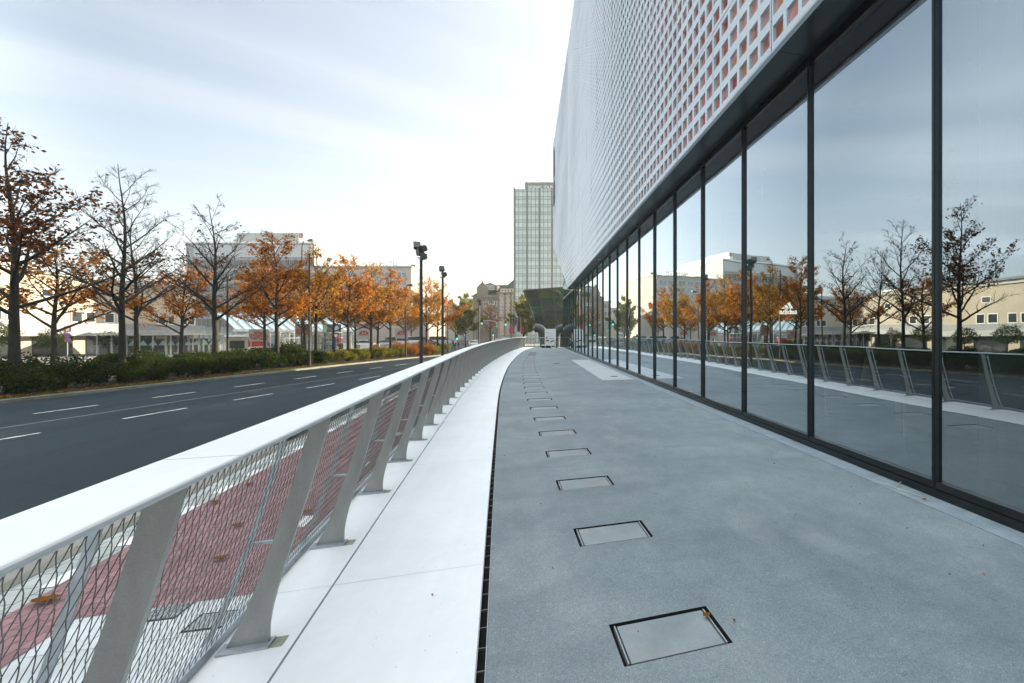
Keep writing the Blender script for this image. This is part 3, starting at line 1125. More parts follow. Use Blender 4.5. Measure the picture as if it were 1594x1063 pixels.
pc = T.mix(T.ramp(n5, [(0.50, (0, 0, 0)), (0.60, (0.75, 0.75, 0.75))]), pc, (0.30, 0.055, 0.045))
n6 = T.noise(2.1, 2, 0.5, mapscale=(1, 1.3, 0.6))
pc = T.mix(T.ramp(n6, [(0.54, (0, 0, 0)), (0.64, (0.8, 0.8, 0.8))]), pc, (0.58, 0.46, 0.50))
n7 = T.noise(1.3, 2, 0.5, mapscale=(1, 1.6, 0.9))
pc = T.mix(T.ramp(n7, [(0.60, (0, 0, 0)), (0.66, (0.9, 0.9, 0.9))]), pc, (0.62, 0.33, 0.08))
# towards the far end the print fades into plain pale panels
sx_ = T.add('ShaderNodeSeparateXYZ', {'Vector': tcv}).outputs[1]
fade = T.ramp(T.math('MULTIPLY_ADD', sx_, 0.02), [(0.0, (0, 0, 0)), (1.0, (1, 1, 1))])
far_ = T.add('ShaderNodeMapRange', {'Value': sx_, 'From Min': 2.0, 'From Max': 14.0})
pc = T.mix(far_.outputs[0], pc, (0.36, 0.40, 0.44))
M['print'] = T.done(T.bsdf(pc, 0.6))
# the body: closed prism with the undercut end
mb = MB()
ub = U_SK + 0.30
poly = [(ub, T_SK0, GZ1 + 0.045), (ub, 37.2, GZ1 + 0.045), (ub, T_SK1 - 0.3, bottom(T_SK1) + 0.1), (ub, T_SK1 - 0.3, Z_TOP - 0.2), (ub, T_SK0, Z_TOP - 0.2)]
mb.prism(poly, (24, 0, 0))
mb.build('inner_wall', M['print'], MUS, world=True, fix=True)

# perforated skin
COLS, ROWS = 6, 4
cw, rh = SP / COLS, 1.58 / ROWS
nrow = int((Z_TOP - GZ1) / rh)
rs = random.Random(11)


def hole(t, z):
    """half sizes of an opening: large at the near end, shrinking to dots, with slow waves"""
    f = 1.0
    if t > 15:
        f = max(0.30, 1.0 - (t - 15) / 13.0)
    if t > 27:
        f = 0.42 + 0.20 * math.sin(t * 0.55 + z * 0.16) + 0.1 * math.sin(z * 0.5 - t * 0.2)
    if t > 37.2:
        f = 0.72 + 0.12 * math.sin(z * 0.6 + t * 0.3)
    f = max(0.22, min(1.0, f))
    return 0.126 * f, 0.118 * f


mb = MB()
pan = {}
ncol = int((T_SK1 - T_SK0) / cw)
DEP = 0.05
for i in range(ncol):
    ta, tb = T_SK0 + i * cw, T_SK0 + (i + 1) * cw
    for j in range(nrow):
        za, zb = GZ1 - 0.03 + j * rh, GZ1 - 0.03 + (j + 1) * rh
        bz = bottom((ta + tb) / 2) - 0.03
        if bz >= zb - 0.05:
            continue
        pi_, pj_ = i // COLS, j // ROWS
        if (pi_, pj_) not in pan:
            pan[(pi_, pj_)] = (rs.gauss(0, 0.0022), rs.gauss(0, 0.0016), rs.gauss(0, 0.0018))
        d0, rt, rz_ = pan[(pi_, pj_)]
        tc0, zc0 = T_SK0 + (pi_ + 0.5) * SP, GZ1 + (pj_ + 0.5) * 1.58

        def P(t, z, dep=0.0):
            # the far end of the front folds gently outwards
            fold = -0.006 * max(0.0, t - 37.2) ** 1.0
            return (U_SK + d0 + rt * (t - tc0) + rz_ * (z - zc0) + fold + dep, t, z)
        ga = 0.007 if i % COLS == 0 else 0
        gb_ = 0.007 if i % COLS == COLS - 1 else 0
        gc = 0.006 if j % ROWS == 0 else 0
        gd = 0.006 if j % ROWS == ROWS - 1 else 0
        A, B, C_, Dd = ta + ga, tb - gb_, max(za + gc, bz), zb - gd
        hx, hz = hole((ta + tb) / 2, (za + zb) / 2)
        tm, zm = (ta + tb) / 2, (za + zb) / 2 + (0.02 if j == 0 else 0)
        h0, h1, k0, k1 = tm - hx, tm + hx, zm - hz, zm + hz
        if C_ > za + 0.02:
            mb.face(P(A, C_), P(B, C_), P(B, Dd), P(A, Dd))
        else:
            n = len(mb.v)
            mb.v.extend([P(A, C_), P(B, C_), P(B, Dd), P(A, Dd), P(h0, k0), P(h1, k0), P(h1, k1), P(h0, k1),
                         P(h0, k0, DEP), P(h1, k0, DEP), P(h1, k1, DEP), P(h0, k1, DEP)])
            for q in ((0, 1, 5, 4), (1, 2, 6, 5), (2, 3, 7, 6), (3, 0, 4, 7), (4, 5, 9, 8), (5, 6, 10, 9), (6, 7, 11, 10), (7, 4, 8, 11)):
                mb.f.append(tuple(n + c for c in q))
                mb.m.append(0)
mb.build('perforated_cladding', M['white_panel'], MUS, world=True)
# hemmed bottom edge, end edge and roof edge
mb = MB()
mb.box(U_SK + 0.002, T_SK0, GZ1 - 0.045, U_SK + 0.07, 37.2, GZ1 - 0.031)
mb.prism([(U_SK - 0.0, 37.2, GZ1 - 0.045), (U_SK - 0.12, T_SK1, bottom(T_SK1) - 0.045), (U_SK - 0.12, T_SK1, bottom(T_SK1) + 0.03), (U_SK - 0.0, 37.2, GZ1 - 0.031)], (0.2, 0, 0))
mb.box(U_SK - 0.14, T_SK1, bottom(T_SK1), U_SK + 0.3, T_SK1 + 0.06, Z_TOP)
mb.box(U_SK + 0.06, T_SK0, Z_TOP - 0.19, 27.6, T_SK1, Z_TOP)
mb.build('edge_trim', M['white_panel'], MUS, world=True, fix=True)
# rear glass house beyond the undercut: a taller transom above the last panes
mb = MB()
mb.box(U_GL, 39.0, GZ1 + 0.05, U_GL + 0.05, T_M0 + N1 * SP, 7.2)
mb.build('upper_glazing', M['glass'], MUS, world=True)
mb = MB()
mb.box(U_GL - 0.03, 39.0, GZ1 + 0.0, U_GL + 0.08, T_M0 + N1 * SP, GZ1 + 0.05)
mb.build('transom', M['white_panel'], MUS, world=True)
mb = MB()
mb.box(U_GL - 0.05, 39.0, 7.2, 27.0, T_M0 + N1 * SP + 0.1, 7.4)
mb.build('roof_slab', M['soffit'], MUS, world=True)
# inside
mb = MB()
mb.box(U_GL + 0.12, T_SK0, -0.05, 27, T_M0 + N1 * SP, 0.02)
mb.build('interior_floor', mottled('dark floor', (0.05, 0.055, 0.05), (0.09, 0.095, 0.09), 0.6, 0.25), MUS, world=True)
mb = MB()
mb.box(13.5, T_SK0, 0.03, 14.0, T_M0 + N1 * SP - 3, GZ1 - 0.05)
mb.box(U_GL + 0.1, T_SK0, 0.03, 13.4, T_SK0 + 0.3, GZ1 - 0.05)
mb.build('interior_wall', mottled('dark wall', (0.03, 0.034, 0.034), (0.05, 0.055, 0.055), 0.6, 0.7), MUS, world=True)
mb = MB()
mb.box(U_GL + 0.2, T_SK0, GZ1 - 0.04, 27, T_M0 + N1 * SP, GZ1 + 0.035)
mb.build('interior_ceiling', M['soffit'], MUS, world=True)
mb = MB()
mb.box(13.5, T_M0 + N1 * SP - 0.08, -1.1, 27, T_M0 + N1 * SP, 7.2)
mb.box(26.9, T_SK0, -1.1, 27, T_M0 + N1 * SP, GZ1)
mb.build('rear_wall', M['soffit'], MUS, world=True)
mb = MB()
for k in range(0, 6):
    mb = MB()
    mb.cyl(5.15, 3.7 + k * 7.86, 0.02, GZ1 - 0.05, 0.27, 24)
    mb.build('column', mottled('column concrete', (0.24, 0.26, 0.26), (0.34, 0.36, 0.36), 1.2, 0.6) if k == 0 else bpy.data.materials['column concrete'], MUS, world=True, smooth=False)

# the far end carries a flat screen edge-on
scn = thing('media_screen', 'slim dark brown media screen fixed edge-on at the far end of the white front', 'screen', (3.1, 50, 18))
sm = MB()
sm.box(3.08, 54.2, 21.0, 3.13, 55.5, 24.6)
sm.build('screen_panel', M['cloth_brown'], scn, world=True)
sm = MB()
sm.box(3.05, 54.2, 17.6, 3.13, 55.5, 20.6)
sm.build('screen_back', M['black'], scn, world=True)
sm = MB()
for z in (18.5, 20.2, 21.5, 24.0):
    sm.box(3.131, 54.6, z, 3.25, 54.8, z + 0.12)
sm.build('bracket', M['galv'], scn, world=True)

# ------------------------------------------------------------------ placing along the verge
def on_row(px, o, lo=8.0, hi=120.0):
    """point of the line at offset o from the far kerb that lies in the direction of photograph column px"""
    c, s = math.cos(YAW), math.sin(YAW)

    def col(t):
        p = off(t, o, 0, kerb)
        Z = p.y * c + p.x * s
        return CX + FPX * (p.x * c - p.y * s) / max(Z, 0.1)
    for _ in range(60):
        m = (lo + hi) / 2
        if col(m) < px:
            lo = m
        else:
            hi = m
    return off(lo, o, ROAD_Z + 0.12, kerb)


# ------------------------------------------------------------------ vegetation
def leaf_quad(mb, p, size, rnd, droop=0.5, ratio=0.55):
    d = Vector((rnd.gauss(0, 1), rnd.gauss(0, 1), rnd.gauss(0, 0.6) - droop)).normalized()
    s = d.cross(Vector((rnd.gauss(0, 1), rnd.gauss(0, 1), rnd.gauss(0, 1))))
    if s.length < 1e-3:
        s = d.orthogonal()
    s.normalize()
    L, W = size * rnd.uniform(0.7, 1.25), size * ratio * rnd.uniform(0.7, 1.2)
    nrm = d.cross(s) * (W * rnd.uniform(-0.25, 0.25))
    mb.face(p, p + d * L * 0.5 + s * W * 0.5 + nrm, p + d * L, p + d * L * 0.55 - s * W * 0.5 + nrm)


def make_tree(name, label, seed, H=10.6, fork=3.4, spread=3.4, leaf=None, dens=1.0, lsize=0.2, r0=0.17, group=None, upper_only=0.0, fine=True, trunkmat=None):
    rnd = random.Random(seed)
    root = thing(name, label, 'tree', group=group)
    wood, fol = MB(), MB()
    lead = []
    n = 12
    dx, dy = rnd.uniform(-0.25, 0.25), rnd.uniform(-0.25, 0.25)
    for i in range(n + 1):
        w = i / n
        z = H * w
        k = max(0, w - 0.25)
        lead.append(Vector((dx * k * 1.6 + math.sin(w * 9 + seed) * 0.09 * k * 2, dy * k * 1.6 + math.cos(w * 8 + seed) * 0.09 * k * 2, z)))
    rad = [r0 * (1.25 if i == 0 else 1.0) * (1 - 0.35 * min(1, (i / n) / 0.32)) if i / n < 0.33 else max(0.012, r0 * 0.62 * (1 - (i / n - 0.33) / 0.67) ** 1.1 + 0.01) for i in range(n + 1)]
    wood.tube(lead, rad, 9)

    def lead_at(z):
        w = min(0.999, z / H) * n
        i = int(w)
        return lead[i].lerp(lead[i + 1], w - i), rad[i] + (rad[i + 1] - rad[i]) * (w - i)
    nl = 19
    tips = []
    az = rnd.uniform(0, 6.28)
    for k in range(nl):
        w = (k + rnd.uniform(0, 0.6)) / nl
        z = fork + (H * 0.93 - fork) * (w ** 1.15)
        az += 2.4 + rnd.uniform(-0.35, 0.35)
        p, r = lead_at(z)
        L = spread * (1.10 - 0.80 * w) * rnd.uniform(0.75, 1.15)
        el = R(rnd.uniform(22, 38) + 18 * w)
        path, rr = [p], [min(r * 0.7, 0.085 * (1 - 0.6 * w))]
        dirv = Vector((math.cos(az) * math.cos(el), math.sin(az) * math.cos(el), math.sin(el)))
        ns = 7
        for i in range(ns):
            dirv = (dirv + Vector((rnd.gauss(0, 0.09), rnd.gauss(0, 0.09), rnd.uniform(-0.02, 0.13)))).normalized()
            path.append(path[-1] + dirv * L / ns)
            rr.append(max(0.010, rr[0] * (1 - (i + 1) / ns) ** 0.9))
        wood.tube(path, rr, 6, caps=False)
        # side branches
        nb = max(4, int(L / 0.36))
        for b in range(nb):
            f = 0.22 + 0.78 * (b + rnd.random() * 0.7) / nb
            i = min(ns - 1, int(f * ns))
            q = path[i].lerp(path[i + 1], f * ns - i)
            tan = (path[i + 1] - path[i]).normalized()
            side = tan.cross(Vector((0, 0, 1))).normalized() * (1 if b % 2 else -1)
            d2 = (tan * 0.65 + side * rnd.uniform(0.5, 0.95) + Vector((0, 0, rnd.uniform(-0.25, 0.45)))).normalized()
            l2 = L * rnd.uniform(0.20, 0.42) * (1.1 - 0.5 * f)
            p2, r2 = [q], [max(0.008, rr[i] * 0.55)]
            for j in range(4):
                d2 = (d2 + Vector((rnd.gauss(0, 0.16), rnd.gauss(0, 0.16), rnd.uniform(-0.05, 0.14)))).normalized()
                p2.append(p2[-1] + d2 * l2 / 4)
                r2.append(max(0.006, r2[0] * (1 - (j + 1) / 4.4)))
            wood.tube(p2, r2, 4, caps=False)
            for j in range(1, 5):
                for _ in range(3 if fine else 1):
                    d3 = (d2 + Vector((rnd.gauss(0, 0.7), rnd.gauss(0, 0.7), rnd.gauss(0.1, 0.5)))).normalized()
                    l3 = rnd.uniform(0.14, 0.40)
                    e1 = p2[j] + d3 * l3 * 0.5
                    e2 = e1 + (d3 + Vector((rnd.gauss(0, 0.25), rnd.gauss(0, 0.25), 0.15))).normalized() * l3 * 0.5
                    wood.tube([p2[j], e1, e2], [0.0065, 0.0055, 0.004], 3, caps=False)
                    tips.append((e1, e2))
    wood.build('trunk', trunkmat or M['bark'], root, smooth=True)
    if leaf is not None:
        # leaves hang in loose tiers, so some twigs carry many and some none
        for e1, e2 in tips:
            if e2.z < fork + upper_only:
                if rnd.random() > 0.25 * (0.0 if upper_only else 1):
                    pass
                if upper_only:
                    continue
            c = 0.5 + 0.5 * math.sin(e2.x * 1.7 + seed) * math.sin(e2.y * 1.9 + seed * 2) + 0.35 * math.sin(e2.z * 2.6 + seed)
            thin = 1.0 - 0.75 * max(0, (e2.z - H * 0.72) / (H * 0.28))
            k = dens * thin * max(0.08, c) * (8.6 if fine else 9.5)
            k = int(k) + (1 if rnd.random() < k - int(k) else 0)
            for _ in range(k):
                b = e1.lerp(e2, rnd.random()) + Vector((rnd.gauss(0, 0.10), rnd.gauss(0, 0.10), rnd.gauss(-0.04, 0.07)))
                leaf_quad(fol, b, lsize, rnd, 0.45)
        if fol.f:
            fol.build('crown', leaf, root)
    return root


def make_shrub(name, label, seed, w, h, mat, n, lsize=0.085, group=None, stem=True):
    rnd = random.Random(seed)
    root = thing(name, label, 'shrub', group=group)
    st, fo = MB(), MB()
    lumps = [(Vector((rnd.uniform(-0.6, 0.6) * w, rnd.uniform(-0.5, 0.5) * w, rnd.uniform(0.22, 0.70) * h)), rnd.uniform(0.30, 0.5)) for _ in range(9)]
    for c, r in lumps:
        st.tube([(c.x * 0.25, c.y * 0.25, 0), (c.x * 0.7, c.y * 0.7, c.z * 0.6), tuple(c + Vector((0, 0, r * h * 0.5)))], [0.014, 0.010, 0.005], 4, caps=False)
    for _ in range(n):
        c, r = rnd.choice(lumps)
        d = Vector((rnd.gauss(0, 1), rnd.gauss(0, 1), rnd.gauss(0.1, 0.9))).normalized()
        q = c + Vector((d.x * w * 0.72, d.y * w * 0.72, d.z * h * 0.62)) * (r * rnd.random() ** 0.3 * rnd.uniform(0.8, 1.25))
        if q.z < 0.02:
            q.z = rnd.uniform(0.02, 0.35)
        leaf_quad(fo, q, lsize, rnd, 0.0, 0.6)
    st.build('stem', M['bark'], root)
    fo.build('foliage', mat, root)
    return root


def place(o, p, rz=0.0, s=1.0):
    o.location = p
    o.rotation_euler = (0, 0, rz)
    o.scale = (s, s, s)
    return o


ROW1, ROW2 = -2.6, -9.0
# front row
place(make_tree('chestnut_tree', 'leftmost kerbside tree, still carrying dark brown leaves in its upper crown', 3, 11.8, 3.3, 4.6, M['brown_leaf'], 0.40, 0.20, 0.21, upper_only=2.2), on_row(22, ROW1))
place(make_tree('chestnut_tree', 'tall bare dark tree at the kerb, second from the left', 8, 11.6, 3.4, 4.2, M['brown_leaf'], 0.012, 0.2, 0.17), on_row(190, ROW1))
place(make_tree('chestnut_tree', 'bare spreading tree at the kerb between the tall bare tree and the first orange one', 14, 10.9, 3.3, 4.3, M['brown_leaf'], 0.05, 0.2, 0.19), on_row(335, ROW1))
place(make_tree('chestnut_tree', 'first orange leaved kerbside tree from the left, dark trunk, beside the curved arm street lamp', 21, 10.4, 3.0, 4.1, M['orange_leaf'], 0.85, 0.20, 0.17), on_row(431, ROW1))
ot = make_tree('chestnut_tree', 'orange kerbside tree with a sunlit trunk just right of the plain dark mast', 27, 9.8, 3.0, 4.0, M['gold_leaf'], 0.85, 0.20, 0.17)
place(ot, on_row(492, ROW1))
ot2 = make_tree('chestnut_tree', 'orange kerbside tree right of the red billboard, seen before the hotel', 33, 9.9, 3.0, 4.0, M['orange_leaf'], 0.95, 0.20, 0.16)
place(ot2, on_row(542, ROW1))
place(dup(ot, label='orange kerbside tree left of the small lamp, fourth orange one along the kerb'), on_row(578, ROW1), 2.1, 0.98)
place(dup(ot2, label='orange kerbside tree left of the first floodlight mast, fifth orange one along the kerb'), on_row(608, ROW1), 1.3, 0.96)
G1 = 'far orange trees along the street'
place(dup(ot, label='far orange street tree between the two nearer floodlight masts', group=G1), on_row(664, ROW1), 3.6, 0.96)
place(dup(ot2, label='far orange street tree between the two nearer floodlight masts', group=G1), on_row(681, ROW1 - 1), 4.4, 0.95)
# second row
br_ = make_tree('chestnut_tree', 'small bare tree of the second row close behind the tall bare tree', 41, 10.6, 3.3, 4.2, M['brown_leaf'], 0.03, 0.2, 0.16)
place(br_, on_row(212, ROW2))
lo = make_tree('chestnut_tree', 'low orange tree of the second row behind the leftmost dark shrubs', 52, 8.4, 2.6, 4.2, M['orange_leaf'], 0.36, 0.23, 0.16)
place(lo, on_row(84, ROW2))
place(dup(lo, label='low thinly leaved orange tree of the second row, between the two bare kerbside trees'), on_row(282, ROW2), 2.0, 0.95)
place(dup(ot2, label='orange tree of the second row behind the first orange kerbside tree'), on_row(412, ROW2), 0.7, 0.92)
place(dup(lo, label='orange tree of the second row left of the plain dark mast'), on_row(474, ROW2), 4.0, 1.0)
place(dup(ot, label='orange tree of the second row in front of the red billboard'), on_row(519, ROW2), 5.0, 0.92)
place(dup(ot2, label='orange tree of the second row behind the arch sign'), on_row(553, ROW2), 3.0, 0.9)
place(dup(lo, label='orange tree of the second row beside the small lamp'), on_row(588, ROW2), 1.0, 1.0)
place(dup(ot, label='orange tree of the second row left of the first floodlight mast'), on_row(632, ROW2), 2.7, 0.9)
# trees out of the frame to the left that the glass mirrors
place(dup(br_, label='bare kerbside tree opposite the nearest glass pane, mirrored at its edge'), off(16.5, ROW1, ROAD_Z + 0.12, kerb), 1.9, 1.0)
# trees beyond
gt = make_tree('street_tree', 'yellow green tree left of the dark slanted glass pavilion', 61, 11.0, 2.0, 4.2, M['tree_green'], 2.6, 0.34, 0.2, fine=True)
place(gt, Vector((*D(815, 520, 92)[:2], -1.1)), 0, 1.0)
rt = make_tree('street_tree', 'dull rust coloured tree in front of the old stone building', 67, 10.5, 2.6, 3.9, M['rust_leaf'], 1.0, 0.30, 0.2, fine=False)
place(rt, Vector((*D(763, 520, 118)[:2], -1.1)), 0, 1.15)
place(dup(gt, label='dark rust green tree at the junction right of the second floodlight mast'), Vector((*D(724, 520, 84)[:2], -1.1)), 1.0, 0.95)
place(dup(rt, label='far rust coloured tree at the junction beside the street corner'), Vector((*D(709, 520, 96)[:2], -1.1)), 2.0, 0.95)
GB = 'trees in the station square'
for px, Z, s, rz in ((470, 92, 0.9, 1.1), (528, 100, 1.0, 2.2), (575, 112, 1.0, 0.4), (640, 118, 1.0, 5.2), (250, 96, 0.9, 3.1), (392, 90, 0.9, 4.1)):
    place(dup(rt, label='distant rust coloured tree in the square, half hidden by the kerbside trees', group=GB), Vector((*D(px, 520, Z)[:2], -1.12)), rz, s)

# clipped round trees before the station
rb = thing('round_tree', 'clipped round green tree before the cream station front', 'tree', group='clipped round trees before the station')
rr_ = random.Random(77)
tw = MB()
tw.tube([(0, 0, 0), (0.03, 0, 1.5), (0, 0.02, 2.2)], [0.09, 0.07, 0.05], 8)
for k in range(7):
    a = k * 0.9
    tw.tube([(0, 0, 1.5), (0.5 * math.cos(a), 0.5 * math.sin(a), 2.2), (0.9 * math.cos(a), 0.9 * math.sin(a), 2.6)], [0.04, 0.025, 0.01], 5)
tw.build('trunk', M['bark'], rb)
fo = MB()
for _ in range(2600):
    d = Vector((rr_.gauss(0, 1), rr_.gauss(0, 1), rr_.gauss(0, 1))).normalized()
    k = 1 + 0.14 * math.sin(d.x * 6 + 1) * math.sin(d.y * 5) + 0.1 * math.sin(d.z * 9)
    q = Vector((0, 0, 2.55)) + Vector((d.x * 1.45, d.y * 1.45, d.z * 1.1)) * (rr_.random() ** 0.25) * k
    leaf_quad(fo, q, 0.16, rr_, 0.1, 0.6)
fo.build('crown', M['green_leaf'], rb)
first = True
for (u, t, s) in ((-45, 49, 1.0), (-45, 54, 0.85), (-45.5, 43.5, 0.95), (-44.5, 59, 0.8), (-45, 38, 1.0)):
    o = rb if first else dup(rb)
    place(o, Vector((u, t, -1.12)), t, s)
    first = False

# shrubs of the verge
GS = 'dark shrubs of the hedge along the far kerb'
LS = 'dark green leafy shrub in the hedge along the far kerb'
sh = [make_shrub('shrub', LS, 101 + i, 1.35, hh, M['green_leaf'], 4200, 0.12, GS) for i, hh in enumerate((1.75, 2.0, 1.6))]
ysh = [make_shrub('yellow_shrub', 'yellow green sunlit shrub on the verge beyond the billboard', 121 + i, 1.1, 1.3, M['yellow_leaf'], 2400, 0.10, 'yellow green shrubs of the verge') for i in range(2)]
rsh = make_shrub('rust_shrub', 'rust coloured shrub on the verge left of the first floodlight mast', 131, 1.2, 1.7, M['rust_leaf'], 2400, 0.10, 'rust coloured shrubs of the verge')
rnd = random.Random(9)
used = {}
GL = 'low dark shrubs at the front of the hedge'


def put_shrub(proto, p, s, rz):
    k = proto.name
    o = proto if k not in used else dup(proto)
    used[k] = 1
    place(o, p, rz, s)


def height_px(t):
    return 1.0


t = 13.0
i = 0
while t < 64:
    for ro in (-1.75, -3.3, -4.9):
        p = off(t + rnd.uniform(-0.35, 0.35), ro + rnd.uniform(-0.3, 0.3), ROAD_Z + 0.12, kerb)
        rz = rnd.uniform(0, 6.28)
        if t < 41.5:
            if ro < -4 and rnd.random() < 0.3:
                continue
            s = (0.78 if ro > -2 else 1.0) * rnd.uniform(0.85, 1.2)
            if 21 < t < 26:
                s *= 0.92
            put_shrub(sh[i % 3], p, s, rz)
        elif t < 52 or rnd.random() < 0.5:
            if ro < -4:
                continue
            put_shrub(ysh[i % 2], p, rnd.uniform(0.8, 1.1), rz)
        elif t < 56:
            put_shrub(rsh, p, rnd.uniform(0.9, 1.2), rz)
        i += 1
    t += 1.3

# turf blades and fallen leaves: nobody could count them
tf = MB()
rnd = random.Random(19)
for _ in range(9000):
    t = 12 + rnd.random() ** 1.3 * 50
    p = off(t, -rnd.uniform(0.05, 1.0), ROAD_Z + 0.13, kerb)
    h = rnd.uniform(0.04, 0.10)
    d = Vector((rnd.gauss(0, 0.03), rnd.gauss(0, 0.03), h))
    s = Vector((rnd.gauss(0, 1), rnd.gauss(0, 1), 0)).normalized() * 0.012
    tf.face(p - s, p + s, p + d)
set_props(tf.build('grass', M['grass']), 'short green grass strip between the kerb and the hedge', 'grass', kind='stuff')
fl = MB()


def flat_leaf(mb, p, size, rnd):
    a = rnd.uniform(0, 6.28)
    d = Vector((math.cos(a), math.sin(a), rnd.uniform(-0.1, 0.25))) * size
    s = Vector((-math.sin(a), math.cos(a), rnd.uniform(-0.15, 0.25))) * size * 0.38
    mb.face(p, p + d * 0.5 + s + Vector((0, 0, 0.01)), p + d, p + d * 0.5 - s + Vector((0, 0, 0.012)))


for _ in range(5200):
    t = 12 + rnd.random() ** 1.2 * 50
    o = -rnd.choice((abs(rnd.gauss(0, 0.25)) + 0.55, rnd.uniform(0.1, 2.2), rnd.uniform(0.3, 1.3)))
    flat_leaf(fl, off(t, o, ROAD_Z + 0.15, kerb), rnd.uniform(0.07, 0.17), rnd)
for _ in range(260):
    t = 12 + rnd.random() * 45
    flat_leaf(fl, off(t, 0.2 + abs(rnd.gauss(0, 0.25)), ROAD_Z + 0.012, kerb), rnd.uniform(0.06, 0.13), rnd)
for _ in range(240):
    t = -2 + rnd.random() * 45
    flat_leaf(fl, off(t, -4.90 - abs(rnd.gauss(0, 0.09)), ROAD_Z + 0.012), rnd.uniform(0.06, 0.12), rnd)
set_props(fl.build('fallen_leaves', M['dry_leaf']), 'carpet of fallen brown and orange leaves along the kerbs', 'leaves', kind='stuff')


def curled_leaf(name, label, p, size, rz, mat):
    mb = MB()
    rows = []
    for i in range(6):
        w = i / 5
        hw = size * 0.34 * math.sin(PI * (0.08 + 0.9 * w)) * (1 + 0.25 * (i % 2))
        z = 0.006 + 0.05 * size / 0.14 * (w - 0.5) ** 2 * 2
        rows.append([(size * (w - 0.5), -hw, z + hw * 0.5), (size * (w - 0.5), 0, z), (size * (w - 0.5), hw, z + hw * 0.35)])
    mb.grid(rows)
    o = mb.build(name, mat)
    o.location = p
    o.rotation_euler = (0, 0, rz)
    return set_props(o, label, 'leaf', 'single leaves lying on the paving')


LEAFP = [((72, 939), 'curled orange leaf lying on the red path, seen through the nearest mesh bay', 0.20, 0.3),
         ((334, 784), 'bright orange leaf on the pale slabs behind the second mesh bay', 0.13, 0.2),
         ((371, 820), 'brown leaf in the middle of the red path behind the second mesh bay', 0.14, 0.6),
         ((345, 872), 'long brown leaf lying lowest on the red path behind the second mesh bay', 0.15, 0.5),
         ((388, 756), 'dark brown leaf near the far edge of the red path', 0.14, 1.2),
         ((478, 799), 'brown leaf on the red path seen past the second post', 0.14, 0.1)]
for (px, py), lab, sz, rz in LEAFP:
    x_, y_ = G(px, py, PATH_Z)
    curled_leaf('fallen_leaf', lab, (x_, y_, PATH_Z + 0.012), sz, rz, M['dry_leaf'])
for (px, py), lab in (((1100, 961), 'small orange leaf caught in the far corner of the nearest floor hatch'), ((1236, 688), 'small brown leaf on the grating beside the glass, farther one'), ((1439, 779), 'tiny brown leaf at the outer edge of the grating')):
    x_, y_ = G(px, py, 0)
    curled_leaf('fallen_leaf', lab, (x_, y_, 0.004), 0.05, 0.4, M['dry_leaf'])
tg = MB()
a = Vector((*G(1366, 752), 0.012))
b = Vector((*G(1394, 761), 0.012))
c = Vector((*G(1452, 781), 0.010))
d = Vector((*G(1408, 750), 0.02))
tg.tube([a, b, c], [0.005, 0.006, 0.003], 5)
tg.tube([b, (b + d) / 2 + Vector((0, 0.01, 0.006)), d], [0.005, 0.005, 0.006], 5)
set_props(tg.build('twig', mottled('pale twig', (0.35, 0.32, 0.27), (0.5, 0.46, 0.4), 20, 0.9)), 'pale forked twig lying across the grating by the glass', 'twig')

# covers in the paving below
cv = thing('drain_cover', 'square iron drain grate in the white slabs behind the second mesh bay', 'drain cover', (*G(258, 954, PATH_Z), PATH_Z + 0.003))
mb = MB()
for k in range(9):
    mb.box(-0.2 + k * 0.046, -0.2, 0, -0.17 + k * 0.046, 0.2, 0.012)
for y in (-0.2, -0.07, 0.07, 0.185):
    mb.box(-0.2, y, 0.001, 0.19, y + 0.015, 0.0135)
mb.build('grille', M['lid'], cv)
cv.scale = (0.7, 0.55, 1)
mb = MB()
mb.box(-0.215, -0.215, -0.03, 0.21, 0.215, 0.002)
mb.build('pit', M['void'], cv)
for (px, py), lab in (((334, 966), 'grey square inspection cover behind the foot of the second post'),):
    mh = thing('inspection_cover', lab, 'cover', (*G(px, py, PATH_Z), PATH_Z + 0.002))
    mh.scale = (0.75, 0.7, 1)
    mb = MB()
    mb.box(-0.21, -0.16, 0, 0.21, 0.16, 0.006)
    mb.build('lid', M['lid'], mh)
    mb = MB()
    mb.box(-0.24, -0.19, 0, 0.24, 0.19, 0.003)
    mb.build('rim', M['void'], mh)

# bits of leaf and grit on the walkway
lt = MB()
rnd = random.Random(55)
for _ in range(150):
    t = 1.5 + rnd.random() ** 1.4 * 40
    if rnd.random() < 0.6:
        q = Vector((U_GR - abs(rnd.gauss(0, 0.35)), t, 0.002))
    else:
        q = off(t, rnd.uniform(-0.9, 3.0), 0.002)
    flat_leaf(lt, q, rnd.uniform(0.008, 0.024), rnd)
set_props(lt.build('leaf_litter', M['dry_leaf']), 'tiny bits of leaf scattered over the walkway', 'litter', kind='stuff')

for (px, py), rr, lab in (((956, 586), 0.16, 'flat dark round floor drain just in front of the pale threshold slab'), ((866, 566), 0.2, 'flat dark round floor drain in the far part of the walkway')):
    x_, y_ = G(px, py, 0)
    fd = thing('floor_drain', lab, 'floor drain', (x_, y_, 0.001))
    mb = MB()
    mb.cyl(0, 0, 0, 0.003, rr, 24)
    mb.build('rim', M['galv'], fd)
    mb = MB()
    mb.cyl(0, 0, 0.0032, 0.005, rr * 0.93, 24)
    mb.build('cover', M['void'], fd)

# ------------------------------------------------------------------ masts and lamps
def face_rz(p):
    """heading that turns a thing's front (-Y) towards the walkway's near end"""
    return -math.atan2(p.x, p.y)


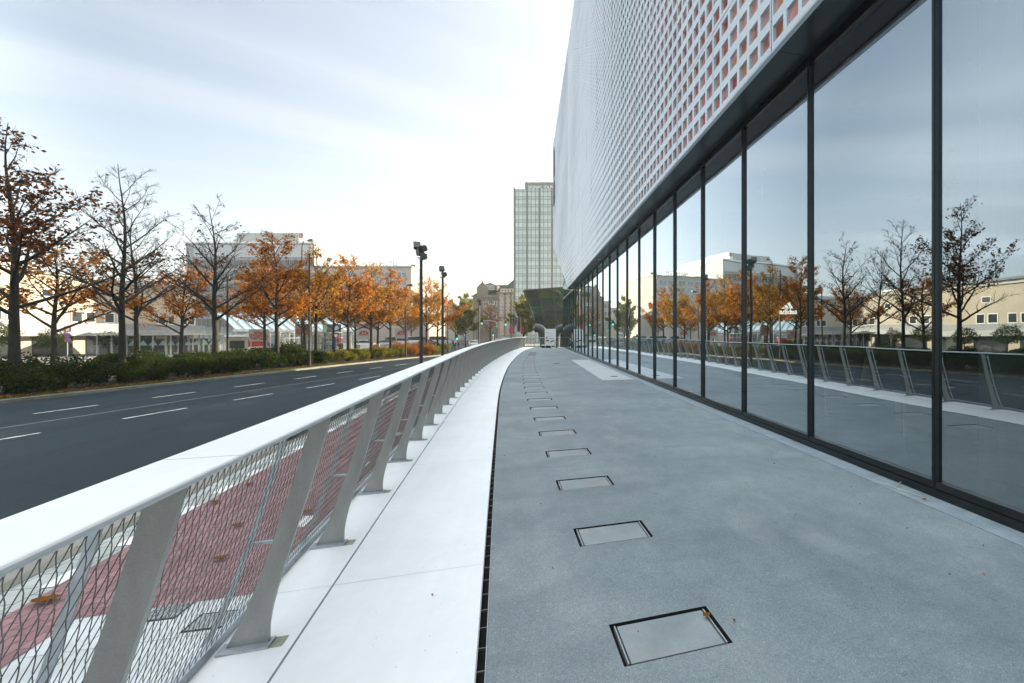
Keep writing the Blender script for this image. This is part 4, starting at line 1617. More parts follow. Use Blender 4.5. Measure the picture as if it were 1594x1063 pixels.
def floodlight_mast(px, Z, ztop, label, heads):
    p = D(px, CY, Z)
    root = thing('floodlight_mast', label, 'mast', (p.x, p.y, PATH_Z), -YAW, 'floodlight masts beside the railing')
    h = ztop - PATH_Z
    mb = MB()
    mb.tube([(0, 0, 0), (0, 0, h - 0.55)], [0.085, 0.072], 14)
    mb.tube([(0, 0, h - 0.56), (0, 0, h - 0.3)], [0.05, 0.045], 10)
    mb.box(-0.17, -0.05, h - 0.52, 0.17, 0.05, h - 0.47)
    mb.build('pole', M['lamp_black'], root)
    mb = MB()
    mb.box(-0.17, -0.17, 0.0, 0.17, 0.17, 0.02)
    mb.build('base_plate', M['galv'], root)
    for (hx, hz, a, b) in heads:
        f = MB()
        ca, sa = math.cos(R(a)), math.sin(R(a))
        cb, sb = math.cos(R(b)), math.sin(R(b))
        ax = Vector((ca, sa, 0))
        up = Vector((0, 0, 1))
        fw = Vector((-sa, ca, 0))
        f2 = fw * cb + up * sb
        u2 = up * cb - fw * sb
        c = Vector((hx, 0, h + hz))
        f.obox(c, ax * 0.15, f2 * 0.10, u2 * 0.16)
        f.obox(c + f2 * 0.13, ax * 0.11, f2 * 0.04, u2 * 0.12)
        f.obox(c - f2 * 0.115, ax * 0.165, f2 * 0.018, u2 * 0.175)
        f.tube([c, Vector((hx * 0.4, 0, h + hz * 0.5 - 0.25)), Vector((0, 0, h - 0.45))], 0.022, 6)
        f.build('floodlight', M['lamp_green'], root, fix=False)
    return root


floodlight_mast(655.5, 22.2, 5.95, 'nearest floodlight mast behind the railing, with four grey green heads',
                [(-0.22, 0.12, 30, -28), (0.10, -0.02, -40, 20), (-0.06, -0.22, 60, -15), (0.12, -0.42, -60, 10)])
floodlight_mast(689, 29.9, 5.95, 'middle floodlight mast behind the railing, with two heads', [(-0.07, 0.08, 40, -25), (0.10, -0.30, -50, 12)])
floodlight_mast(745.5, 58.0, 5.9, 'farthest thin floodlight mast, seen before the old stone building', [(-0.2, 0.1, 30, -25), (0.12, 0.0, -50, 12), (0.16, -0.4, 20, 0)])


def street_lamp(p, h, arm, label, rz=0.0, head=True, r=0.07):
    root = thing('street_lamp', label, 'street lamp', p, rz)
    mb = MB()
    if arm > 0:
        path = [(0, 0, 0), (0, 0, h * 0.5), (0, 0, h - 0.9)]
        for k in range(1, 7):
            a = k / 6 * PI / 2
            path.append((arm * 0.55 * (1 - math.cos(a)), 0, h - 0.9 + 0.8 * math.sin(a)))
        path.append((arm, 0, h - 0.05))
        rad = [r * 1.15, r, r * 0.7] + [r * 0.55] * 7
        mb.tube(path, rad, 10)
        mb.tube([(0, 0, 0), (0, 0, 0.9)], [r * 1.5, r * 1.45], 10)
        mb.build('pole', M['lamp_black'], root, smooth=False)
        hd = MB()
        hd.hexa([(arm - 0.1, -0.09, h - 0.14), (arm + 0.62, -0.13, h - 0.17), (arm + 0.62, 0.13, h - 0.17), (arm - 0.1, 0.09, h - 0.14),
                 (arm - 0.1, -0.07, h + 0.0), (arm + 0.55, -0.10, h + 0.06), (arm + 0.55, 0.10, h + 0.06), (arm - 0.1, 0.07, h + 0.0)])
        hd.build('lamp_head', M['lamp_green'], root)
        gl = MB()
        gl.box(arm + 0.05, -0.09, h - 0.20, arm + 0.55, 0.09, h - 0.172)
        gl.build('lens', M['grey_sign'], root)
    else:
        mb.tube([(0, 0, 0), (0, 0, h)], [r * 1.1, r * 0.8], 10)
        mb.tube([(0, 0, 0), (0, 0, 1.0)], [r * 1.5, r * 1.5], 10)
        mb.build('pole', M['lamp_black'], root)
        cpm = MB()
        cpm.lathe([(0.0, h + 0.10), (r * 1.3, h + 0.06), (r * 1.3, h - 0.06), (0.0, h - 0.08)], n=12)
        cpm.build('cap', M['lamp_green'], root)
    return root


def lamp_at(px, o, ytop, arm, label, rz=-0.35):
    p = on_row(px, o)
    c, s = math.cos(YAW), math.sin(YAW)
    Z = p.y * c + p.x * s
    street_lamp(p, EYE - (ytop - CY) / FPX * Z - p.z, arm, label, rz)


lamp_at(470, -7.0, 373, 0.6, 'curved arm street lamp rising out of the first orange crown')
lamp_at(481.5, -0.75, 396, 0, 'plain dark mast at the kerb in front of the orange trees')
lamp_at(631.5, -0.8, 443, 0.3, 'small arm street lamp at the kerb, left of the nearest floodlight mast')
lamp_at(354, -8.0, 432, 0, 'thin dark mast behind the hedge, right of the bare spreading tree')
lamp_at(697, -3.0, 467, 0.3, 'far street lamp above the orange trees by the middle floodlight mast')

# no-parking sign pole
p = D(105, 545, 40)
sg = thing('road_sign', 'grey pole with a small red plate and two round no parking signs', 'sign', (p.x, p.y, -1.0), face_rz(p))
mb = MB()
mb.cyl(0, 0, 0, 3.4, 0.035, 8)
mb.build('pole', M['galv'], sg)
for z in (2.42, 2.0):
    mb = MB()
    mb.tube([(0, -0.04, z), (0, -0.055, z)], 0.21, 20)
    pl = mb.build('red_disc', M['red'], sg)
    mb = MB()
    mb.tube([(0, -0.0555, z), (0, -0.060, z)], 0.155, 20)
    mb.build('blue_field', M['blue'], pl)
    mb = MB()
    mb.obox((0, -0.063, z), (0.135, 0, 0.135), (0, 0.002, 0), (-0.017, 0, 0.017))
    mb.build('red_bar', M['red'], pl)
mb = MB()
mb.box(-0.2, -0.05, 2.75, 0.2, -0.036, 3.25)
tp = mb.build('plate', M['red'], sg)
mb = MB()
mb.box(-0.1, -0.055, 2.85, 0.1, -0.051, 3.15)
mb.build('plate_field', M['white'], tp)


# ------------------------------------------------------------------ buildings behind
def windows(root, cells, fmat, gmat, depth=0.06):
    """each cell: (origin, right vector, up vector, nx, nz) -> frame part with its panes as a sub-part"""
    for (o, r, u, nx, nz) in cells:
        o, r, u = Vector(o), Vector(r), Vector(u)
        nrm = r.cross(u).normalized()
        f, gl = MB(), MB()
        t = min(0.12, r.length * 0.08)
        rn, un = r.normalized(), u.normalized()
        f.prism([o, o + r, o + r + u, o + u], nrm * 0.02)
        ce = o + (r + u) / 2
        for k in range(nx + 1):
            a = o + r * (k / nx)
            f.obox(a + u / 2 + nrm * depth / 2, rn * t / 2, nrm * depth / 2, u / 2)
        for k in range(nz + 1):
            a = o + u * (k / nz)
            f.obox(a + r / 2 + nrm * (depth / 2 - 0.004), r / 2, nrm * (depth / 2), un * t / 2)
        fo_ = f.build('window', fmat, root, world=True)
        gl.prism([o + nrm * 0.024, o + r + nrm * 0.024, o + r + u + nrm * 0.024, o + u + nrm * 0.024], nrm * 0.012)
        g_ = gl.build('pane', gmat, root, world=True)
        g_.parent = fo_


# station front, long and cream, parallel to the street
ST = thing('station_building', 'long cream station building with a flat roof behind the trees on the left', 'building', (-60, 47, -1.1))
mb = MB()
mb.box(-80, 0, -1.12, -57, 92, 8.8)
mb.build('wall', M['cream'], ST, world=True)
mb = MB()
mb.box(-80.3, -0.3, 8.8, -56.6, 92.3, 9.1)
mb.build('roof_edge', M['offwhite'], ST, world=True)
mb = MB()
mb.box(-57, 0.5, 1.3, -55.2, 91.5, 2.1)
mb.build('balcony', M['offwhite'], ST, world=True)
mb = MB()
mb.box(-55.3, 0.5, 2.1, -55.22, 91.5, 2.95)
mb.build('balustrade', M['midgrey'], ST, world=True)
cells = []
for k in range(20):
    t = 3.0 + k * 4.5
    if k % 3 != 2:
        cells.append(((-57, t, 3.1), (0, 1.4, 0), (0, 0, 1.35), 1, 1))
        cells.append(((-57, t + 1.9, 3.1), (0, 1.2, 0), (0, 0, 1.35), 1, 1))
    if k % 2 == 0:
        cells.append(((-57, t + 1.0, 6.1), (0, 1.3, 0), (0, 0, 0.9), 1, 1))
for c in cells:
    pass
# the wall's front looks along +X: right vector runs towards +Y
windows(ST, cells, M['white'], M['dark_glass'])
mb = MB()
for k in range(14):
    mb.box(-56.98, 2 + k * 6.4, -1.1, -56.9, 6.6 + k * 6.4, 1.25)
mb.build('shopfront', M['dark_glass'], ST, world=True)
# set-back upper block of the station
sb = thing('station_hall', 'higher pale station hall set back behind the cream front', 'building', (-88, 30, -1.1))
mb = MB()
mb.box(-110, 20, -1.12, -82, 96, 12.5)
mb.build('wall', M['cream'], sb, world=True)
mb = MB()
mb.box(-110.3, 19.7, 12.5, -81.7, 96.3, 13.0)
mb.build('roof_edge', M['white'], sb, world=True)


def block(name, label, px0, px1, ytop, Z, depth, ang=0.0, ybot=545):
    """a root at the left front foot; local X runs right along the front, -Y looks at the street. Returns root, width, height"""
    a, b = D(px0, CY, Z), D(px1, CY, Z)
    root = thing(name, label, 'building', (a.x, a.y, -1.12), math.atan2(b.y - a.y, b.x - a.x) + ang)
    w = (Vector((b.x, b.y, 0)) - Vector((a.x, a.y, 0))).length
    h = EYE - (ytop - CY) / FPX * Z + 1.12
    return root, w, h


# railway office block
rb_, w, h = block('office_block', 'large grey office block with a white penthouse and a red and white roof emblem', 290, 489, 377, 134, 40)
U = 134 / FPX
mb = MB()
mb.box(0, 0, 0, w, 45, h)
mb.build('wall', M['midgrey'], rb_)
mb = MB()
mb.box(-0.2, -0.3, h - 0.35, w + 0.2, 45.2, h + 0.1)
mb.build('roof_edge', M['white'], rb_)
mb = MB()
mb.box(0.06 * w, -0.15, h - 4.6, w * 0.99, -0.02, h - 0.9)
mb.build('white_band', M['lightgrey'], rb_)
mb = MB()
for r_ in range(6):
    mb.box(0.4, -0.12, h - 8.0 - r_ * 3.6, w - 0.4, -0.01, h - 5.6 - r_ * 3.6)
mb.build('window_band', M['dark_glass'], rb_)
mb = MB()
for k in range(28):
    mb.box(0.6 + k * (w - 1) / 27, -0.2, h - 27, 0.72 + k * (w - 1) / 27, -0.125, h - 5.2)
mb.build('facade_fin', M['midgrey'], rb_)
mb = MB()
x0 = 60 * U
mb.box(x0, 4, h + 0.1, x0 + 112 * U, 40, h + 19 * U)
mb.box(x0 - 3, 6, h + 0.1, x0, 38, h + 2.2)
mb.build('penthouse', M['offwhite'], rb_)
lg = MB()
lg.box(170 * U, 1.2, h + 0.6, 178 * U, 3.6, h + 16.5 * U)
lgo = lg.build('emblem_box', M['white'], rb_)
lg = MB()
e0, e1, f0, f1 = 171.2 * U, 176.8 * U, h + 8.2 * U, h + 15 * U
for q in ((e0, f0, e1, f0 + 0.25), (e0, f1 - 0.25, e1, f1), (e0, f0 + 0.25, e0 + 0.25, f1 - 0.25), (e1 - 0.25, f0 + 0.25, e1, f1 - 0.25)):
    lg.box(q[0], 1.12, q[1], q[2], 1.19, q[3])
em = lg.build('emblem_frame', M['red'], rb_)
em.parent = lgo
tx = text_mesh('DB', 0.95, 0.03, 'emblem_letters', M['red'], None, ((e0 + e1) / 2, 1.15, (f0 + f1) / 2), (R(90), 0, 0), bold=0.02)
tx.parent = lgo

# hotel
hb, w, h = block('hotel_building', 'brown brick hotel with paired windows and letters on its roof', 470, 640, 416, 128, 30)
U = 128 / FPX
mb = MB()
mb.box(0, 0, 0, w, 26, h)
mb.build('wall', M['hotel'], hb)
mb = MB()
mb.box(-0.2, -0.2, h, w + 0.2, 26.2, h + 0.35)
mb.box(w - 9 * U, 3, h + 0.36, w - 1 * U, 12, h + 1.3)
mb.build('roof_edge', M['midgrey'], hb)
cells = []
c_, s_ = math.cos(hb.rotation_euler.z), math.sin(hb.rotation_euler.z)
hm = hb.matrix_basis
for r_ in range(6):
    for k in range(9):
        x = w - (21.5 + k * 19.3) * U
        if x < 0.5:
            continue
        a = hm @ Vector((x, -0.01, h - (16 + r_ * 12.4) * U))
        b = hm @ Vector((x + 14 * U, -0.01, h - (16 + r_ * 12.4) * U))
        cells.append((a, b - a, (0, 0, 8.6 * U), 2, 1))
windows(hb, cells, M['lightgrey'], M['blue_glass'])
text_mesh('NH HOTEL', 1.75, 0.08, 'roof_letters', M['midgrey'], hb, (w - 49 * U, 2.0, h + 1.35), (R(90), 0, 0), sx=1.05)
mb = MB()
for k in range(9):
    mb.box(w - (68 - k * 4.8) * U, 1.96, h + 0.3, w - (68 - k * 4.8) * U + 0.07, 2.04, h + 1.0)
mb.box(w - 69 * U, 1.95, h + 0.78, w - 29 * U, 2.05, h + 0.86)
mb.build('letter_stand', M['midgrey'], hb)

# glass tower
tb, w, h = block('office_tower', 'tall pale green glass office tower with dark vertical ribs and a lettered roof box', 801, 905, 294, 126, 20)
U = 126 / FPX
mb = MB()
mb.box(0.06, 0.06, 0, w, 16, h - 0.06)
mb.build('glazing', M['tower_glass'], tb)
nfl = 20
fh = h / nfl
for k in range(nfl):
    mb = MB()
    mb.box(0.02, 0.0, k * fh + fh * 0.66, w - 0.02, 16.04, (k + 1) * fh - 0.02)
    mb.build('spandrel', M['tower_band'], tb)
bay = 19.4 * U
mb = MB()
for k in range(0, 20):
    x = k * bay / 3
    if k % 3:
        mb.box(x - 0.06, -0.05, 0, x + 0.06, -0.003, h)
for k in range(nfl):
    for q in (0.0, 0.62):
        mb.box(0, -0.035, k * fh + q * fh, w, -0.002, k * fh + q * fh + 0.1)
mb.build('mullion_grid', M['tower_rib'], tb)
for k in range(0, 6):
    x = k * bay
    mb = MB()
    mb.box(x - 0.22, -0.35, 0, x + 0.22, -0.052, h + 0.3)
    mb.build('rib', M['tower_rib'], tb)
mb = MB()
mb.box(13.5 * U, 2, h + 0.02, w - 3, 14, h + 14 * U)
bx = mb.build('roof_box', M['tower_rib'], tb)
mb = MB()
for k in range(9):
    x = 14 * U + k * 1.05 + (k % 3) * 0.2
    mb.box(x, 3 + (k % 4), h + 14 * U, x + 0.6 + 0.2 * (k % 3), 3.8 + (k % 4), h + 14 * U + (0.8 if k % 2 else 0.45))
mb.build('roof_plant', M['midgrey'], tb)
mb = MB()
for x in (14.2 * U, 37 * U, 41 * U):
    mb.tube([(x, 3, h + 14 * U), (x, 3, h + 19.5 * U)], 0.05, 5)
    mb.tube([(x - 0.6, 3, h + 18 * U), (x + 0.6, 3, h + 18.4 * U)], 0.04, 5)
mb.build('aerial', M['midgrey'], tb)
tx = text_mesh('SIGNAL IDUNA', 1.26, 0.04, 'roof_letters', M['white'], None, (41.5 * U, 1.93, h + 6.0 * U), (R(90), 0, 0), bold=0.015)
tx.parent = bx

# old stone building in two wings
ob_, w, h = block('stone_building', 'old brown stone building with a dark slate roof and a small corner gable', 736, 778, 460, 138, 20)
U = 138 / FPX
mb = MB()
mb.box(0, 0, 0, w + 3, 18, h)
mb.box(-0.35, -0.4, h - 0.5, w, -0.002, h + 0.1)
mb.box(-0.2, -0.2, 4.2, w, -0.003, 4.5)
mb.build('wall', M['old_stone'], ob_)
mb = MB()
rz_ = h + 0.1
mb.prism([(0.4, -0.3, rz_), (w + 3, -0.3, rz_), (w + 3, 7.5, rz_ + 19 * U), (5.0, 7.5, rz_ + 19 * U)], (0, 0, 0.25))
mb.prism([(0.4, -0.3, rz_), (5.0, 7.5, rz_ + 19 * U), (5.0, 10.5, rz_ + 19 * U), (0.4, 18, rz_)], (0, 0, 0.2))
mb.build('roof', M['roof_slate'], ob_)
mb = MB()
mb.prism([(1.3, -0.35, rz_), (4.9, -0.35, rz_), (4.9, -0.35, rz_ + 12 * U), (3.1, -0.35, rz_ + 21 * U), (1.3, -0.35, rz_ + 12 * U)], (0, 5, 0))
mb.tube([(3.1, -0.2, rz_ + 21 * U), (3.1, -0.2, rz_ + 24 * U)], [0.25, 0.02], 6)
mb.build('gable', M['old_stone'], ob_)
mb = MB()
mb.prism([(w - 5, -0.2, rz_ + 1.6), (w - 1.2, -0.2, rz_ + 1.6), (w - 1.2, -0.2, rz_ + 3.2), (w - 3.1, -0.2, rz_ + 4.0), (w - 5, -0.2, rz_ + 3.2)], (0, 4, 0))
mb.build('dormer', M['old_stone'], ob_)
hm = ob_.matrix_basis
cells = []
for zz in (h - 3.6, h - 7.2, h - 10.6):
    for x in (20 * U, 24.2 * U, 33 * U, 37 * U):
        for q in (0, 0.55):
            a = hm @ Vector((x + q * 1.25 - 0.6, -0.005, zz))
            b = hm @ Vector((x + q * 1.25, -0.005, zz))
            cells.append((a, b - a, (0, 0, 1.7), 1, 2))
for x in (w - 4.4, w - 2.9):
    a = hm @ Vector((x, -0.205, rz_ + 1.8))
    b = hm @ Vector((x + 1.1, -0.205, rz_ + 1.8))
    cells.append((a, b - a, (0, 0, 1.2), 2, 1))
windows(ob_, cells, M['white'], M['blue_glass'])
ob2, w, h = block('stone_building', 'warm sandstone wing with four window columns, joined to the glass tower', 775, 804, 449, 132, 20)
U = 132 / FPX
mb = MB()
mb.box(0, 0, 0, w, 16, h - 6 * U)
mb.build('wall', M['warm_stone'], ob2)
mb = MB()
mb.box(3 * U, 0.3, h - 6 * U + 0.01, w, 15, h)
mb.build('attic', M['warm_stone'], ob2)
mb = MB()
mb.box(-0.15, -0.35, h - 7.4 * U, w + 0.1, -0.002, h - 6 * U)
for x in (-0.1, 9.5 * U, 19 * U):
    mb.box(x, -0.25, 0.2, x + 0.5, -0.003, h - 7.5 * U)
mb.build('cornice', M['old_stone'], ob2)
mb = MB()
mb.prism([(-2 * U, 3, h - 4 * U), (w, 0.6, h + 0.03), (w, 8, h + 21 * U), (16 * U, 8, h + 21 * U)], (0, 6, 0))
mb.build('roof', M['roof_slate'], ob2)
hm = ob2.matrix_basis
cells = []
for x in (4.2, 10.2, 17.2, 23.2):
    for (y0, hh) in ((16.5, 5.5), (25, 4.2), (30.5, 4.0), (35.5, 4.0), (52, 13)):
        a = hm @ Vector((x * U, -0.01, h - y0 * U))
        b = hm @ Vector(((x + 3.6) * U, -0.01, h - y0 * U))
        cells.append((a, b - a, (0, 0, hh * U), 2, 3 if hh > 6 else 1))
for x in (5.5, 10, 15, 19.5, 24):
    a = hm @ Vector((x * U, 0.29, h - 4.6 * U))
    b = hm @ Vector(((x + 2.6) * U, 0.29, h - 4.6 * U))
    cells.append((a, b - a, (0, 0, 3.6 * U), 1, 1))
windows(ob2, cells, M['white'], M['blue_glass'])

# pale blocks closing the street
for (a, b, yt, Z, lab) in ((719, 739, 466, 160, 'pale plastered block left of the old stone building'),
                           (697, 722, 477, 190, 'low bright white block at the end of the street, behind the middle floodlight mast')):
    wbk, w, h = block('town_house', lab, a, b, yt, Z, 16)
    U = Z / FPX
    mb = MB()
    mb.box(0, 0, 0, w, 14, h)
    mb.build('wall', M['offwhite'], wbk)
    mb = MB()
    mb.box(-0.3, -0.5, h, w + 0.3, 14.3, h + 0.4)
    mb.build('roof', M['lightgrey'], wbk)
    hm = wbk.matrix_basis
    cells = []
    for r_ in range(3):
        for k in range(4):
            a_ = hm @ Vector((w * (0.08 + k * 0.24), -0.01, h - 2.6 - r_ * 3.0))
            b_ = hm @ Vector((w * (0.08 + k * 0.24) + w * 0.14, -0.01, h - 2.6 - r_ * 3.0))
            cells.append((a_, b_ - a_, (0, 0, 1.6), 1, 1))
    windows(wbk, cells, M['lightgrey'], M['blue_glass'])
for (a, b, yt, Z, lab) in ((640, 700, 492, 210, 'long low pale block across the square, behind the orange trees'),
                           (150, 292, 437, 150, 'pale grey block behind the bare trees, left of the office block')):
    wbk, w, h = block('town_block', lab, a, b, yt, Z, 16)
    mb = MB()
    mb.box(0, 0, 0, w, 18, h)
    mb.build('wall', M['lightgrey'], wbk)
    mb = MB()
    for r_ in range(3):
        mb.box(0.5, -0.1, h - 3.2 - r_ * 3.4, w - 0.5, -0.01, h - 1.6 - r_ * 3.4)
    mb.build('window_band', M['blue_glass'], wbk)

# dark slanted glass pavilion ahead
GP = thing('glass_pavilion', 'dark slanted glass pavilion widening upwards at the end of the walkway', 'pavilion', (*D(850, CY, 76)[:2], -1.1))
A0, A1 = D(838, 505, 78), D(816, 451.5, 74)
W0, W1 = D(905, 505, 78), D(905, 445, 74)
base_l = Vector((A0.x + 0.9, A0.y, -1.1))
base_r = Vector((W0.x, W0.y, -1.1))
back = Vector((4, 22, 0))
fr_ = [base_l, base_r, Vector(W1), Vector(A1)]
bk_ = [base_l + back, base_r + back, Vector(W1) + back + Vector((0, 2, 0)), Vector(A1) + back + Vector((-1, 2, 0))]
mb = MB()
mb.face(*fr_)
mb.face(*reversed(bk_))
mb.face(fr_[3], bk_[3], bk_[0], fr_[0])
mb.face(fr_[3], fr_[2], bk_[2], bk_[3])
mb.build('glazing', glass_mat('pavilion glass', 0.16, 0.7, (0.80, 0.86, 0.78), (0.22, 0.28, 0.22), wav=0.1), GP, world=True)
mb = MB()
for k in range(9):
    a = fr_[0].lerp(fr_[1], k / 8)
    b = fr_[3].lerp(fr_[2], min(1, k / 8 + (0.12 if k % 2 else -0.02)))
    mb.tube([a, b], 0.06, 5)
for k in range(1, 7):
    mb.tube([fr_[0].lerp(fr_[3], k / 7), fr_[1].lerp(fr_[2], k / 7)], 0.035, 4)
mb.tube([fr_[3], fr_[2]], 0.12, 6)
mb.tube([fr_[0], fr_[3]], 0.10, 6)
mb.build('strut', M['lamp_green'], GP, world=True)
mb = MB()
mb.prism([fr_[0] + Vector((1.5, 3, 0)), fr_[1] + Vector((0, 3, 0)), fr_[1] + Vector((0, 3, 7)), fr_[0] + Vector((0.6, 3, 7))], (0, 12, 0))
mb.build('core_wall', mottled('pavilion core', (0.10, 0.115, 0.085), (0.16, 0.165, 0.12), 0.5, 0.8), GP, world=True)

# bent dark ventilation tubes in front of it
for nm, x0, sx, lab in (('l', 847.5, -1, 'dark bent ventilation tube opening to the left, behind the notice board'),
                        ('r', 864.5, 1, 'dark bent ventilation tube opening to the right, behind the notice board')):
    p = D(x0, CY, 66)
    vt = thing('ventilation_tube', lab, 'vent', (p.x, p.y, -1.1), -YAW)
    mb = MB()
    path = [(0, 0, 0), (0, 0, 2.2)] + [(sx * 1.25 * (1 - math.cos(R(a))), 0, 2.2 + 1.35 * math.sin(R(a))) for a in (20, 40, 60, 80, 97)]
    mb.tube(path, 0.66, 20, caps=False)
    mb.tube(path, 0.58, 20, caps=False)
    mb.build('tube', mottled('blue grey sheet ' + nm, (0.016, 0.024, 0.032), (0.032, 0.044, 0.055), 2, 0.5, 0.0), vt, smooth=True)
    mb = MB()
    mb.cyl(0, 0, 0, 0.3, 0.85, 20)
    mb.build('collar', M['midgrey'], vt)

# end of the walkway: notice board, planter, post, glass guard
p = Vector((*G(856.5, 541.5), 0))
nb_ = thing('notice_board', 'white framed notice board with small pictures standing at the far end of the walkway', 'notice board', (p.x, p.y, 0), -YAW)
U = 677 * 1.6 / (541.5 - CY) / FPX
mb = MB()
mb.box(-8.3 * U, -0.06, 0.25, 8.3 * U, 0.06, 29.5 * U)
mb.build('panel', M['white'], nb_)
mb = MB()
for x in (-8.0 * U, 7.0 * U):
    mb.box(x, -0.05, 0.002, x + 1.0 * U, 0.05, 0.24)
mb.build('leg', M['galv'], nb_)
mb = MB()
mb.box(-6.5 * U, -0.075, 23.2 * U, -3.5 * U, -0.062, 24.4 * U)
mb.box(-6.5 * U, -0.075, 14 * U, -4.0 * U, -0.062, 17.5 * U)
mb.box(-1.5 * U, -0.075, 14 * U, 6 * U, -0.062, 14.9 * U)
mb.build('notice_text', M['midgrey'], nb_)
mb = MB()
mb.box(-6.8 * U, -0.075, 10.5 * U, -1.8 * U, -0.062, 12.6 * U)
mb.prism([(-1.2 * U, -0.062, 9 * U), (1.5 * U, -0.062, 8.4 * U), (6.5 * U, -0.062, 11 * U), (6.5 * U, -0.062, 12.5 * U), (2 * U, -0.062, 10.6 * U)], (0, -0.013, 0))
mb.build('picture', M['cloth_brown'], nb_)

p = Vector((*G(851, 541.3), 0))
pb = thing('planter_bench', 'low black box bench with a pale top at the far end of the walkway', 'bench', (p.x, p.y, 0), -YAW)
mb = MB()
mb.box(-7.3 * U, -0.3, 0.002, 7.3 * U, 0.3, 3.6 * U)
mb.build('base', M['black'], pb)
mb = MB()
mb.box(-7.7 * U, -0.34, 3.6 * U + 0.003, 7.7 * U, 0.34, 4.5 * U)
mb.build('top', M['cap'], pb)
p = Vector((*G(865.5, 541.6), 0))
bo = thing('steel_post', 'short paired steel post beside the notice board', 'post', (p.x, p.y, 0), -YAW)
mb = MB()
mb.box(-0.14, -0.08, 0.002, 0.02, 0.08, 11.5 * U)
mb.build('pale_plate', M['galv'], bo)
mb = MB()
mb.box(0.03, -0.09, 0.002, 0.16, 0.09, 10.2 * U)
mb.build('dark_plate', M['lamp_green'], bo)

eg = thing('glass_guard', 'low guard rail with thin posts closing the far end of the walkway', 'guard rail', (2, T_END - 0.1, 0))
mb = MB()
mb.tube([off(T_END - 0.12, -0.70, 1.12), (U_PL - 0.05, T_END - 0.12, 1.12)], 0.03, 8)
mb.build('handrail', M['steel'], eg, world=True)
xs = [drain(T_END) - 0.6 + k * (U_PL - 0.2 - drain(T_END) + 0.6) / 3 for k in range(4)]
for x in xs:
    mb = MB()
    mb.box(x - 0.015, T_END - 0.14, 0.002, x + 0.015, T_END - 0.10, 1.09)
    mb.build('guard_post', M['steel'], eg, world=True)
mb = MB()
mb.face((xs[0], T_END - 0.12, 0.08), (xs[-1], T_END - 0.12, 0.08), (xs[-1], T_END - 0.12, 1.05), (xs[0], T_END - 0.12, 1.05))
mb.build('guard_pane', glass_mat('guard glass', 0.03, 0.4, (0.9, 0.95, 0.95), (0.86, 0.90, 0.88)), eg, world=True)
# lawn beyond
lw = MB()
lw.face((-3.0, 52.2, -1.09), (16, 52.2, -1.09), (16, 66, -1.09), (-3.0, 66, -1.09))
set_props(lw.build('lawn', mottled('lawn', (0.05, 0.075, 0.02), (0.10, 0.12, 0.035), 1.2, 0.9, bump=0.4, bdist=0.03)), kind='structure')

# ------------------------------------------------------------------ the station square
GROUND = -1.12


def at_ground(px, Z):
    p = D(px, CY, Z)
    return Vector((p.x, p.y, GROUND))


# big glass canopy of the bus station: a curved roof on steel posts
ca, cb = at_ground(366, 60), at_ground(556, 74)
CN = thing('bus_canopy', 'large curved glass canopy on white steel posts over the bus station', 'canopy', ca, math.atan2(cb.y - ca.y, cb.x - ca.x))
Lc = (cb - ca).length
mb = MB()
rows = []
prof = [(0.0 + 9.5 * w, 3.25 + 2.55 * math.sin(w * PI * 0.5)) for w in [k / 8 for k in range(9)]]
for k in range(2):
    rows.append([(k * Lc, y, z) for y, z in prof])
mb.grid(rows)
mb.build('roof', M['roof_glass'], CN)
mb = MB()
n = 15
for k in range(n + 1):
    x = k * Lc / n
    mb.tube([(x, y - 0.02, z + 0.05) for y, z in prof], 0.075, 5, caps=False)
mb.build('rib', M['offwhite'], CN)
mb = MB()
mb.box(-0.3, -0.25, 3.0, Lc + 0.3, -0.05, 3.30)
mb.tube([(0, 0, 2.55), (Lc, 0, 2.55)], 0.05, 5)
for k in range(36):
    x = k * Lc / 36
    mb.tube([(x, 0, 2.55), (x + Lc / 72, 0, 3.02), (x + Lc / 36, 0, 2.55)], 0.03, 4, caps=False)
mb.build('eave_truss', M['galv'], CN)
for k in range(7):
    mb = MB()
    x = 1.0 + k * (Lc - 2) / 6
    mb.tube([(x, 0.1, 0), (x, 0.1, 3.0)], 0.10, 8)
    mb.tube([(x, 8.8, 0), (x, 8.8, 5.5)], 0.10, 8)
    mb.tube([(x, 0.1, 2.4), (x, 8.8, 5.0)], 0.05, 6)
    mb.build('post', M['offwhite'], CN)

